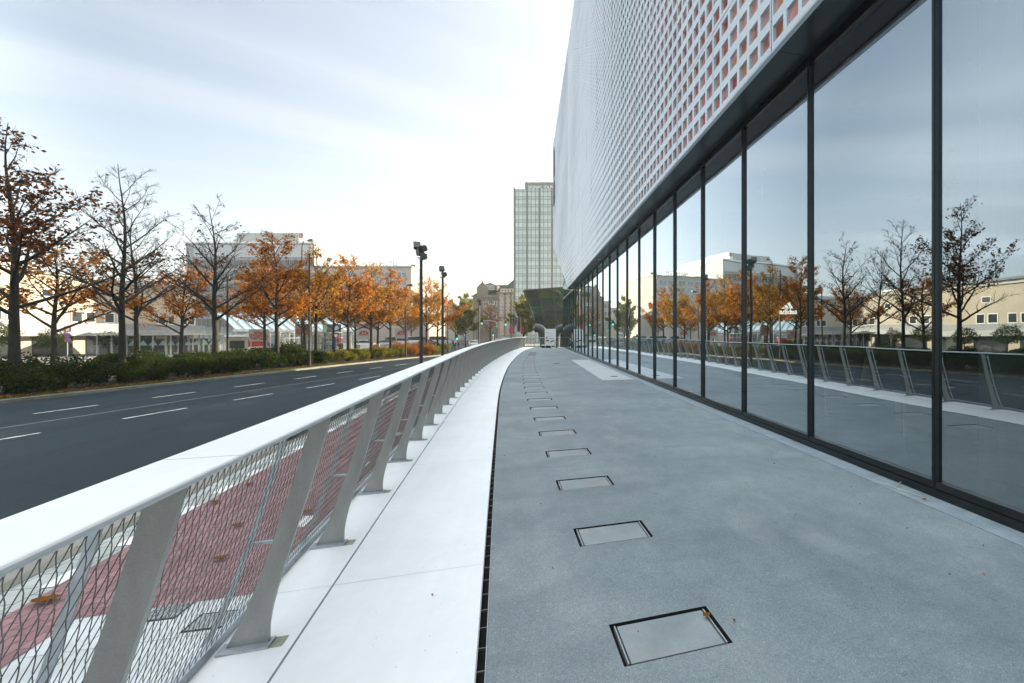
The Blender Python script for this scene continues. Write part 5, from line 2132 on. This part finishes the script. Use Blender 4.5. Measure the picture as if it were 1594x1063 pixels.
# lower flat shelters further left
for (x0, Z0, x1, Z1, lab) in ((146, 46, 262, 50, 'flat white steel shelter behind the two bare trees'),
                              (262, 50, 352, 54, 'flat white steel shelter left of the large curved canopy')):
    a, b = at_ground(x0, Z0), at_ground(x1, Z1)
    s_ = thing('shelter', lab, 'shelter', a, math.atan2(b.y - a.y, b.x - a.x))
    L = (b - a).length
    mb = MB()
    mb.box(-0.4, -0.6, 2.55, L + 0.4, 3.2, 2.75)
    mb.build('roof', M['offwhite'], s_)
    for k in range(6):
        mb = MB()
        x = 0.2 + k * (L - 0.4) / 5
        mb.box(x - 0.06, 0, 0, x + 0.06, 0.12, 2.55)
        mb.box(x - 0.05, 2.4, 0, x + 0.05, 2.5, 2.55)
        mb.build('post', M['offwhite'], s_)
    mb = MB()
    for k in range(5):
        x = 0.3 + k * (L - 0.4) / 5
        mb.box(x, 2.43, 0.3, x + (L - 0.4) / 5 - 0.2, 2.46, 2.1)
    mb.build('back_glass', M['blue_glass'], s_)
    mb = MB()
    for k in range(7):
        x = k * L / 7
        mb.prism([(x, 0.8, 1.35), (x + L / 7 - 0.1, 0.8, 1.35), (x + L / 7 - 0.1, 0.8, 1.45), (x + L / 14, 0.8, 1.95)], (0, 1.2, 0))
    mb.build('stall_roof', M['roof_glass'], s_)
    mb = MB()
    for k in range(4):
        x = 0.6 + k * (L - 1) / 4
        mb.box(x, 1.0, 0.42, x + 1.5, 1.4, 0.48)
        mb.box(x + 0.1, 1.1, 0.0, x + 0.2, 1.3, 0.419)
        mb.box(x + 1.3, 1.1, 0.0, x + 1.4, 1.3, 0.419)
    mb.build('bench', M['galv'], s_)


# white lattice wind screens
def lattice(x0, Z0, x1, Z1, h, nx, nz, lab):
    a, b = at_ground(x0, Z0), at_ground(x1, Z1)
    s_ = thing('lattice_screen', lab, 'screen', a, math.atan2(b.y - a.y, b.x - a.x))
    L = (b - a).length
    mb = MB()
    for k in range(nx + 1):
        x = k * L / nx
        mb.box(x - 0.035, -0.03, 0, x + 0.035, 0.03, h)
        mb.box(x - 0.03, 1.3, 0, x + 0.03, 1.36, h)
        mb.box(x - 0.025, 0.031, h - 0.08, x + 0.025, 1.299, h - 0.02)
    for k in range(nz + 1):
        z = 0.12 + k * (h - 0.2) / nz
        mb.box(0, -0.045, z, L, -0.031, z + 0.055)
        mb.box(0, 1.361, z, L, 1.38, z + 0.055)
    mb.build('frame', M['offwhite'], s_)
    mb = MB()
    mb.box(0.05, 0.6, 0.2, L - 0.05, 0.62, h - 0.3)
    mb.build('screen_glass', glass_mat('screen glass', 0.03, 0.4, (0.9, 0.95, 0.95), (0.75, 0.80, 0.78)), s_)


lattice(436, 51, 472, 54, 2.9, 5, 4, 'white steel lattice screen behind the first orange kerbside tree')
lattice(476, 49, 512, 51, 2.9, 4, 4, 'white steel lattice screen left of the red billboard')
lattice(512, 51, 533, 58, 2.9, 4, 4, 'narrow white steel lattice screen in front of the red billboard')

# kiosks
p = at_ground(370, 50)
k_ = thing('kiosk', 'plain cream kiosk behind the hedge beside the thin dark mast', 'kiosk', p, face_rz(p))
mb = MB()
mb.box(-1.0, 0, 0, 0.9, 2.4, 2.35)
mb.build('wall', M['cream'], k_)
mb = MB()
mb.box(-1.15, -0.3, 2.353, 1.05, 2.55, 2.5)
mb.build('roof', M['white'], k_)
mb = MB()
mb.box(-0.7, -0.03, 1.0, 0.6, -0.004, 1.9)
mb.build('hatch', M['dark_glass'], k_)
p = at_ground(396, 52)
k_ = thing('kiosk', 'red and white striped sales kiosk behind the hedge under the canopy', 'kiosk', p, face_rz(p))
mb = MB()
mb.box(-1.3, 0, 0.0, 1.3, 2.0, 0.8)
mb.box(-1.3, 0, 1.15, 1.3, 2.0, 2.0)
mb.build('red_wall', M['red'], k_)
mb = MB()
mb.box(-1.29, 0.02, 0.802, 1.29, 1.98, 1.149)
mb.build('white_band', M['white'], k_)
mb = MB()
mb.box(-1.45, -0.25, 2.003, 1.45, 2.2, 2.12)
mb.build('roof', M['midgrey'], k_)

# red billboard with a picture above
p = at_ground(517, 60)
U = 60 / FPX
bb = thing('billboard', 'tall billboard with a dark picture above a red panel of white lettering', 'billboard', p, face_rz(p) * 0.5)
mb = MB()
for x in (-10.5 * U, 9.5 * U):
    mb.box(x, 0.0, 0, x + 1.0 * U, 0.2, 3.9)
mb.build('frame', M['midgrey'], bb)
mb = MB()
mb.box(-12 * U, -0.12, 0.95, 12 * U, -0.002, 2.35)
rp = mb.build('red_panel', M['red'], bb)
mb = MB()
mb.box(-12 * U, -0.12, 2.37, 12 * U, -0.002, 4.0)
pp = mb.build('picture_panel', mottled('dark poster', (0.02, 0.024, 0.025), (0.12, 0.14, 0.13), 1.1, 0.4, bump=0), bb)
mb = MB()
mb.prism([(-12 * U, -0.13, 2.9), (-8 * U, -0.13, 2.8), (-6 * U, -0.13, 3.5), (-7 * U, -0.13, 3.98), (-12 * U, -0.13, 3.98)], (0, 0.008, 0))
o = mb.build('green_patch', mottled('poster green', (0.10, 0.25, 0.10), (0.35, 0.5, 0.36), 2, 0.5, bump=0), bb)
o.parent = pp
mb = MB()
mb.prism([(2 * U, -0.13, 2.9), (8 * U, -0.13, 2.8), (9 * U, -0.13, 3.6), (5 * U, -0.13, 3.9), (1.5 * U, -0.13, 3.5)], (0, 0.008, 0))
o = mb.build('pale_patch', M['cloth_light'], bb)
o.parent = pp
for i, s in enumerate(('Ihr Besuch', 'Fußball im', 'Zentrum.', 'Freie Fahrt')):
    o = text_mesh(s, 0.33, 0.004, 'lettering', M['white'], None, (-10.5 * U, -0.126, 2.16 - i * 0.32), (R(90), 0, 0), 'LEFT')
    o.parent = rp


# grey panels with red script and with a red arch
def panel_sign(px, Z, w, z0, z1, lab, kind, legs=2):
    p = at_ground(px, Z)
    s_ = thing('panel_sign', lab, 'sign', p, face_rz(p))
    mb = MB()
    mb.box(-w / 2, -0.05, z0, w / 2, 0.05, z1)
    mb.build('panel', M['grey_sign'], s_)
    for x in ((-w * 0.42, w * 0.36) if legs == 2 else (-0.12,)):
        mb = MB()
        mb.box(x, -0.03, 0, x + (0.09 if legs == 2 else 0.3), 0.03, z0 - 0.003)
        mb.build('leg', M['galv'] if legs == 2 else M['cloth_brown'], s_)
    if kind == 'script':
        for i, t in enumerate(('alles', 'möglich', 'bei uns')):
            text_mesh(t, w * 0.30, 0.004, 'script_line', M['red'], s_, (0, -0.056, z1 - (z1 - z0) * (0.27 + 0.24 * i)), (R(90), R(6), 0), bold=0.012)
    else:
        mb = MB()
        cz = z0 + (z1 - z0) * 0.42
        r = w * 0.34
        pts = [(r * math.cos(R(a)), -0.056, cz + r * 0.9 * math.sin(R(a))) for a in range(0, 181, 15)]
        mb.prism(pts, (0, 0.005, 0))
        e = mb.build('red_arch', M['red'], s_)
        mb = MB()
        for x in (-0.45, 0.05):
            q = [((x + 0.2 + 0.2 * math.cos(R(a))) * r, -0.061, cz + r * 0.15 + r * 0.42 * max(0, math.sin(R(a)))) for a in range(0, 181, 20)]
            mb.prism(q, (0, 0.004, 0))
        o = mb.build('pale_arch', M['grey_sign'], s_)
        o.parent = e
        mb = MB()
        mb.box(-r, -0.056, cz - r * 0.22, r, -0.051, cz - r * 0.08)
        mb.build('caption_bar', M['red'], s_)
    return s_


panel_sign(403, 44, 1.55, 1.92, 3.15, 'grey panel sign with red script on two legs, right of the thin dark mast', 'script')
panel_sign(472.5, 46, 1.42, 2.4, 3.75, 'grey panel sign with red script, just left of the plain dark mast', 'script', 1)
panel_sign(566.5, 62, 1.75, 1.95, 3.45, 'grey panel sign with a red arch emblem, left of the fourth orange kerbside tree', 'arch')
panel_sign(625, 66, 1.75, 1.95, 3.5, 'grey panel sign with a red arch emblem, beside the small arm lamp', 'arch')

# blue and white phone column in the lattice
p = at_ground(511, 56)
ic = thing('info_column', 'white column with a blue side behind the white lattice screens', 'column', p, face_rz(p))
mb = MB()
mb.box(-0.75, 0, 0, 0.55, 0.7, 1.95)
mb.build('body', M['offwhite'], ic)
mb = MB()
mb.box(0.56, -0.02, 0.0, 0.80, 0.72, 1.95)
mb.box(-0.6, -0.02, 0.2, -0.3, -0.002, 1.1)
mb.build('blue_side', M['blue'], ic)


# ------------------------------------------------------------------ cars
PAINT = {}


def car_paint(nm, a, b):
    t = NT('car paint ' + nm)
    n = t.noise(1.5, 3)
    return t.done(t.bsdf(t.ramp(n, [(0.3, a), (0.7, b)]), 0.25, 0.0, **{'Coat Weight': 0.6, 'Coat Roughness': 0.08}))


def make_car(label, paint, loc, rz, van=False, group=None):
    root = thing('parked_van' if van else 'parked_car', label, 'van' if van else 'car', loc, rz, group)
    L, W, Hh = (4.9, 0.95, 2.0) if van else (4.3, 0.88, 1.45)
    if van:
        low = [(-2.42, 0.45, 0.95, .86), (-2.38, 0.32, 1.2, .93), (-1.2, 0.28, 1.2, .95), (0.6, 0.28, 1.18, .95), (1.5, 0.28, 1.12, .94), (2.2, 0.32, 0.98, .90), (2.44, 0.42, 0.78, .78)]
        top = [(-2.38, 1.2, .92), (-2.28, 1.98, .82), (0.75, 2.0, .82), (1.15, 1.92, .80), (1.75, 1.12, .88)]
    else:
        low = [(-2.12, 0.45, 0.85, .74), (-2.02, 0.32, 0.95, .84), (-1.2, 0.26, 0.98, .88), (0.5, 0.26, 0.96, .88), (1.2, 0.28, 0.92, .87), (1.95, 0.32, 0.78, .80), (2.14, 0.40, 0.66, .68)]
        top = [(-2.0, 0.96, .80), (-1.35, 1.38, .66), (-0.4, 1.45, .65), (0.25, 1.40, .65), (1.15, 0.93, .80)]
    mb = MB()
    rows = []
    for x, z0, z1, w in low:
        zm = z0 + (z1 - z0) * 0.55
        rows.append([(x, -w * .93, z0), (x, -w, zm), (x, -w * .95, z1 - 0.03), (x, -w * .85, z1), (x, w * .85, z1), (x, w * .95, z1 - 0.03), (x, w, zm), (x, w * .93, z0)])
    mb.grid(rows, close=True)
    mb.face(*rows[0])
    mb.face(*rows[-1])
    mb.build('body', paint, root, fix=True, smooth=False)
    mb = MB()
    for i in range(len(top) - 1):
        (xa, za, wa), (xb, zb, wb_) = top[i], top[i + 1]
        base = 0.92 if not van else 1.12
        mb.face((xa, -wa, za), (xb, -wb_, zb), (xb, wb_, zb), (xa, wa, za))
        for s in (-1, 1):
            mb.face((xa, s * (wa), za), (xb, s * (wb_), zb), (xb, s * W * .93, base), (xa, s * W * .93, base))
    mb.build('windows', M['dark_glass'], root, fix=False)
    mb = MB()
    i0, i1 = (1, 3) if not van else (1, 3)
    mb.hexa([(top[i0][0], -top[i0][2] - .01, top[i0][1] - .04), (top[i1][0], -top[i1][2] - .01, top[i1][1] - .04), (top[i1][0], top[i1][2] + .01, top[i1][1] - .04), (top[i0][0], top[i0][2] + .01, top[i0][1] - .04),
             (top[i0][0] + .05, -top[i0][2] + .06, top[i0][1] + .05), (top[i1][0] - .05, -top[i1][2] + .06, top[i1][1] + .05), (top[i1][0] - .05, top[i1][2] - .06, top[i1][1] + .05), (top[i0][0] + .05, top[i0][2] - .06, top[i0][1] + .05)])
    mb.build('roof', paint, root)
    for sx in (-1, 1):
        for sy in (-1, 1):
            x, y = (1.35 if sx > 0 else -1.3), sy * (W - 0.08)
            mb = MB()
            mb.tube([(x, y - 0.1, 0.32), (x, y + 0.1, 0.32)], 0.32, 18)
            wh = mb.build('wheel', M['tyre'], root)
            mb = MB()
            mb.tube([(x, y + sy * 0.101, 0.32), (x, y + sy * 0.112, 0.32)], [0.21, 0.19], 14)
            mb.build('rim', M['alloy'], root).parent = wh
    for sy in (-1, 1):
        mb = MB()
        mb.hexa([(L / 2 - 0.22, sy * 0.62 - 0.16, 0.60), (L / 2 - 0.05, sy * 0.58 - 0.14, 0.58), (L / 2 - 0.05, sy * 0.58 + 0.12, 0.58), (L / 2 - 0.22, sy * 0.62 + 0.16, 0.60),
                 (L / 2 - 0.24, sy * 0.62 - 0.16, 0.76), (L / 2 - 0.10, sy * 0.58 - 0.14, 0.72), (L / 2 - 0.10, sy * 0.58 + 0.12, 0.72), (L / 2 - 0.24, sy * 0.62 + 0.16, 0.76)])
        mb.build('headlight', M['white'], root)
        mb = MB()
        mb.box(-L / 2 + 0.0, sy * 0.66 - 0.12, 0.66, -L / 2 + 0.12, sy * 0.66 + 0.1, 0.84)
        mb.build('tail_light', M['red'], root)
    return root


PW = car_paint('white', (0.6, 0.6, 0.6), (0.75, 0.75, 0.75))
PD = car_paint('dark', (0.02, 0.024, 0.028), (0.04, 0.045, 0.05))
PS = car_paint('silver', (0.35, 0.36, 0.38), (0.5, 0.51, 0.53))
PB = car_paint('blue', (0.03, 0.06, 0.12), (0.06, 0.1, 0.2))


def gpx(px, Z):
    p = D(px, CY, Z)
    return (p.x, p.y, -1.1)


make_car('white car waiting at the junction, seen over the railing right of the second floodlight mast', PW, gpx(737, 82), R(100))
make_car('dark car beyond the white car at the junction', PD, gpx(742, 98), R(98))
make_car('dark car parked beyond the orange trees, right of the nearest floodlight mast', PD, gpx(668, 92), R(10))
make_car('white van parked behind the far orange street trees', PW, gpx(652, 100), R(20), van=True)
make_car('silver van parked behind the orange trees left of the middle floodlight mast', PS, gpx(685, 104), R(15), van=True)
make_car('white car parked in the square, seen below the left arch sign', PW, gpx(570, 80), R(20))
make_car('silver car parked in the square between the fourth and fifth orange kerbside trees', PS, gpx(596, 84), R(200))
make_car('white van parked in the square behind the arch sign on the right', PW, gpx(620, 90), R(20), van=True)
make_car('blue car parked in the square behind the hedge, right of the red kiosk', PB, gpx(424, 60), R(15))
make_car('silver car far up the street beyond the junction', PS, gpx(732, 170), R(98))
make_car('dark car far up the street beside the corner', PD, gpx(742, 185), R(98))
make_car('dark blue car passing behind the railing below the old stone building', PB, gpx(772, 118), R(110))


# ------------------------------------------------------------------ people
def skin_mesh(name, verts, edges, radii, mat, parent):
    me = bpy.data.meshes.new(name)
    me.from_pydata(verts, edges, [])
    o = bpy.data.objects.new(name, me)
    COL.objects.link(o)
    o.parent = parent
    m = o.modifiers.new('skin', 'SKIN')
    for i, r in enumerate(radii):
        r = r if isinstance(r, tuple) else (r, r)
        me.skin_vertices[0].data[i].radius = r
    me.skin_vertices[0].data[0].use_root = True
    m.use_smooth_shade = True
    s = o.modifiers.new('sub', 'SUBSURF')
    s.levels = s.render_levels = 1
    me.materials.append(mat)
    return o


def person(label, p, rz, coat, legs, stride=0.22, arm=0.12, scale=1.0, group=None):
    root = thing('person', label, 'person', p, rz, group)
    st = stride
    V = [(0, 0, .96), (0, 0, 1.12), (0, 0, 1.32), (0, 0, 1.46), (0, -.01, 1.54), (0, -.02, 1.62), (0, -.01, 1.72),      # spine, neck, head
         (.10, 0, .92), (.11, -st * .5, .50), (.11, -st * .7, .09), (.11, -st * .7 - .14, .04),
         (-.10, 0, .92), (-.11, st * .25, .50), (-.11, st * .9, .11), (-.11, st * .9 - .13, .04),
         (.19, 0, 1.40), (.24, arm * .4, 1.13), (.25, -arm * .3, .89), (.25, -arm * .5, .80),
         (-.19, 0, 1.40), (-.24, -arm * .3, 1.13), (-.25, -arm * 1.2, .90), (-.25, -arm * 1.5, .81)]
    E_ = [(0, 1), (1, 2), (2, 3), (3, 4), (4, 5), (5, 6), (0, 7), (7, 8), (8, 9), (9, 10), (0, 11), (11, 12), (12, 13), (13, 14), (3, 15), (15, 16), (16, 17), (17, 18), (3, 19), (19, 20), (20, 21), (21, 22)]
    rad = [(.14, .10), (.13, .095), (.15, .10), (.10, .08), .05, (.072, .09), (.06, .075), .085, .06, .042, .03, .085, .06, .042, .03, .055, .043, .034, .03, .055, .043, .034, .03]
    skin_mesh('body', V, E_, rad, M['skin'], root)
    cv_ = [V[i] for i in (0, 1, 2, 3, 15, 16, 17, 19, 20, 21)]
    skin_mesh('jacket', cv_, [(0, 1), (1, 2), (2, 3), (3, 4), (4, 5), (5, 6), (3, 7), (7, 8), (8, 9)],
              [(.18, .13), (.165, .12), (.175, .125), (.12, .10), .075, .062, .05, .075, .062, .05], coat, root)
    tv = [(0, 0, .98)] + [V[i] for i in (7, 8, 9, 11, 12, 13)]
    skin_mesh('trousers', tv, [(0, 1), (1, 2), (2, 3), (0, 4), (4, 5), (5, 6)], [(.15, .115), .10, .075, .058, .10, .075, .058], legs, root)
    skin_mesh('hair', [(0, .015, 1.63), (0, .01, 1.70), (0, 0, 1.755)], [(0, 1), (1, 2)], [(.078, .085), (.082, .092), (.05, .06)], M['hair'], root)
    for s, i in ((1, 10), (-1, 14)):
        a = Vector(V[i])
        skin_mesh('shoe', [tuple(a + Vector((0, .15, .015))), tuple(a + Vector((0, .05, .005))), tuple(a + Vector((0, -.07, -.005)))], [(0, 1), (1, 2)], [(.05, .05), (.05, .045), (.045, .035)], M['cloth_dark'], root)
    root.scale = (scale,) * 3
    return root


p = at_ground(530, 54)
person('person in a brown jacket standing behind the hedge below the red billboard', p, face_rz(p), M['cloth_brown'], M['cloth_dark'], 0.06)
p = at_ground(455.5, 57)
person('person in a red top walking behind the lattice screen under the canopy', p, 1.2, M['cloth_red'], M['cloth_dark'])
for px, Z, c, lab in ((705.5, 78, M['cloth_dark'], 'person in dark clothes walking, leftmost of three pedestrians at the crossing'),
                      (709.5, 79, M['cloth_light'], 'person in a pale jacket, middle one of three pedestrians at the crossing'),
                      (713.5, 78, M['cloth_brown'], 'person in a brown coat, rightmost of three pedestrians at the crossing')):
    p = at_ground(px, Z)
    person(lab, p, face_rz(p) + (1.4 if Z == 78 else 0.3), c, M['cloth_dark'], 0.2)


# ------------------------------------------------------------------ traffic lights, flags, barrier
def signal(px, Z, z, lab, arm=0.0):
    p = at_ground(px, Z)
    s_ = thing('traffic_light', lab, 'traffic light', p, face_rz(p))
    zz = z - GROUND
    mb = MB()
    if arm:
        path = [(0, 0, 0), (0, 0, zz - 0.4)] + [(-1.2 * (1 - math.cos(R(a))) * 1.0, 0, zz - 0.4 + 0.9 * math.sin(R(a))) for a in (30, 60, 90)] + [(-arm, 0, zz + 0.55)]
        mb.tube(path, [0.09, 0.08, 0.07, 0.06, 0.055, 0.045], 8)
    else:
        mb.cyl(0, 0.08, 0, zz + 0.4, 0.05, 8)
    mb.build('pole', M['galv'], s_)
    x = -arm if arm else 0.0
    mb = MB()
    mb.box(x - 0.14, -0.16, zz - 0.2, x + 0.14, 0.02, zz + 0.75)
    h_ = mb.build('signal_head', M['black'], s_)
    for k in range(3):
        mb = MB()
        mb.tube([(x, -0.165, zz + k * 0.28), (x, -0.18, zz + k * 0.28)], 0.10 if k else 0.16, 12)
        mb.build('lens', M['lit_green'] if k == 0 else M['void'], s_).parent = h_
    return s_


signal(711.3, 72, 0.72, 'traffic light showing green above the pedestrians')
signal(776, 82, 3.45, 'traffic light on a long curved arm showing green, left of the flags', arm=3.0)
signal(787, 84, 3.3, 'traffic light showing green in front of the sandstone wing')
signal(739.5, 110, 2.5, 'distant traffic light left of the farthest floodlight mast')
signal(767.8, 104, 1.2, 'distant traffic light below the old stone building')

for i, (px, c, lab) in enumerate(((793, 'grey', 'grey flag hanging from a pole, leftmost of the flags'), (797.2, 'red', 'red flag hanging from a pole, second from the left'),
                                  (801.5, 'red', 'red flag hanging from a pole, third from the left'), (805.2, 'grey', 'grey flag hanging from a pole, fourth from the left'),
                                  (810.5, 'red', 'red flag on a pole beside the yellow green tree, rightmost of the flags'))):
    p = at_ground(px, 88)
    f_ = thing('flag', lab, 'flag', p, face_rz(p), None)
    mb = MB()
    mb.cyl(0, 0, 0, 6.0, 0.045, 8)
    mb.build('flagpole', M['galv'], f_)
    mb = MB()
    sgn = 1 if i == 4 else -1
    rows = []
    for k in range(9):
        w = k / 8
        z = 5.3 - 2.7 * w
        rows.append([(sgn * (0.05 + (0.10 + 0.42 * math.sin(w * PI * 0.8)) * v), 0.10 * math.sin(v * 7 + w * 4), z - v * 0.6 * (1 - w)) for v in (0, .25, .5, .75, 1)])
    mb.grid(rows)
    mb.build('cloth', M['cloth_red'] if c == 'red' else M['cloth_light'], f_, smooth=True)

p = at_ground(826, 78)
ba = thing('road_barrier', 'red and white striped road barrier at the foot of the glass pavilion', 'barrier', p, -YAW)
U = 78 / FPX
for z in (0.9, 1.45):
    mb = MB()
    mb.box(-6 * U, -0.03, z, 6 * U, 0.03, z + 0.32)
    pl = mb.build('plank', M['white'], ba)
    mb = MB()
    for k in range(5):
        x = -5.6 * U + k * 2.4 * U
        mb.prism([(x, -0.036, z + 0.01), (x + 0.11, -0.036, z + 0.01), (x + 0.2, -0.036, z + 0.31), (x + 0.09, -0.036, z + 0.31)], (0, 0.005, 0))
    mb.build('stripes', M['red'], ba).parent = pl
for x in (-5.8 * U, 5.6 * U):
    mb = MB()
    mb.box(x, 0.035, 0, x + 0.08, 0.11, 1.8)
    mb.build('leg', M['white'], ba)
p = at_ground(786.5, 80)
wb_ = thing('white_booth', 'small white booth with a sign board under the flags', 'booth', p, -YAW)
mb = MB()
mb.box(-0.7, 0, 0, 0.9, 1.4, 2.2)
mb.build('wall', M['white'], wb_)
mb = MB()
mb.box(-0.6, -0.04, 1.0, 0.8, -0.003, 1.5)
mb.build('window', M['blue_glass'], wb_)
mb = MB()
mb.box(-0.85, -0.15, 2.203, 1.05, 1.55, 2.36)
mb.build('roof', M['midgrey'], wb_)
p = at_ground(723, 76)
bs = thing('road_sign', 'round blue direction sign on a pole left of the farthest floodlight mast', 'sign', p, -YAW)
mb = MB()
mb.cyl(0, 0.05, 0, 2.75, 0.035, 8)
mb.build('pole', M['galv'], bs)
mb = MB()
mb.tube([(0, 0.01, 2.4), (0, -0.01, 2.4)], 0.33, 20)
d_ = mb.build('disc', M['blue'], bs)
mb = MB()
mb.prism([(-0.05, -0.014, 2.2), (0.05, -0.014, 2.2), (0.05, -0.014, 2.45), (0.13, -0.014, 2.45), (0.0, -0.014, 2.62), (-0.13, -0.014, 2.45), (-0.05, -0.014, 2.45)], (0, 0.003, 0))
mb.build('arrow', M['white'], bs).parent = d_

# ------------------------------------------------------------------ inside the museum, seen through the glass
sp = Vector((6.05, 9.25, 2.25))
sg_ = thing('hanging_logo_sign', 'white three striped logo sign hanging inside behind the glass', 'sign', (sp.x, sp.y, 1.6), -0.35)
text_mesh('adidas', 0.165, 0.006, 'lettering', M['glow_white'], sg_, (0.0, 0, 0.515), (R(90), 0, 0), bold=0.006)
mb = MB()
for pts in (((-0.15, 0.585), (-0.105, 0.62), (-0.085, 0.585)), ((-0.10, 0.632), (-0.06, 0.668), (0.005, 0.585), (-0.07, 0.585)), ((-0.045, 0.69), (0.0, 0.725), (0.10, 0.585), (0.025, 0.585))):
    pass
bars = [[(-0.155, 0.605), (-0.098, 0.642), (-0.075, 0.595), (-0.150, 0.595)],
        [(-0.090, 0.662), (-0.040, 0.692), (0.012, 0.595), (-0.052, 0.595)],
        [(-0.022, 0.722), (0.030, 0.752), (0.112, 0.595), (0.036, 0.595)]]
for q in bars:
    mb = MB()
    mb.prism([(x, -0.006, z) for x, z in q], (0, 0.012, 0))
    mb.build('logo_stripe', M['glow_white'], sg_)
mb = MB()
mb.box(-0.75, 0.03, 0.80, 0.55, 0.05, 0.98)
mb.build('header_board', mottled('green grey board', (0.10, 0.13, 0.11), (0.15, 0.18, 0.16), 2, 0.6), sg_)
mb = MB()
for x in (-0.6, 0.4):
    mb.tube([(x, 0.04, 0.98), (x, 0.04, 3.88)], 0.006, 4)
mb.build('wire', M['galv'], sg_)
co = thing('warning_cone', 'tall orange warning cone standing on the museum floor behind the glass', 'cone', (8.9, 10.0, 0.022))
mb = MB()
mb.lathe([(0.0, 0.95), (0.03, 0.95), (0.17, 0.04), (0.0, 0.04)], n=16)
mb.build('cone', mottled('orange plastic', (0.75, 0.30, 0.05), (0.85, 0.42, 0.10), 4, 0.5, bump=0), co)
mb = MB()
mb.box(-0.2, -0.2, 0, 0.2, 0.2, 0.038)
mb.build('foot', M['void'], co)
bx_ = thing('display_counter', 'low yellow counter standing inside the museum near the round column', 'counter', (6.6, 5.2, 0.022))
mb = MB()
mb.box(-0.3, -1.2, 0.0, 0.3, 1.2, 0.55)
mb.build('base', mottled('ochre laminate', (0.22, 0.17, 0.05), (0.30, 0.24, 0.08), 2, 0.5), bx_)
mb = MB()
mb.box(-0.33, -1.23, 0.553, 0.33, 1.23, 0.59)
mb.build('top', M['galv'], bx_)
st_ = thing('steel_barrier', 'pale steel barrier rail standing inside the museum behind the second pane', 'barrier', (5.6, 6.4, 0.022))
for y in (-0.9, 0.9):
    mb = MB()
    mb.cyl(0, y, 0, 0.72, 0.03, 10)
    mb.build('barrier_post', M['galv'], st_)
mb = MB()
mb.tube([(0, -0.95, 0.73), (0, 0.95, 0.73)], 0.03, 8)
mb.build('top_rail', M['galv'], st_)

# ------------------------------------------------------------------ hazy air
hz = MB()
hz.box(-330, -60, -2.2, 120, 470, 75)
T = NT('haze')
pv = T.add('ShaderNodeVolumePrincipled', {'Color': (0.93, 0.95, 0.93), 'Density': 0.0006, 'Anisotropy': 0.3})
T.l.new(pv.outputs[0], T.out.inputs['Volume'])
set_props(hz.build('haze', T.mat), kind='stuff')
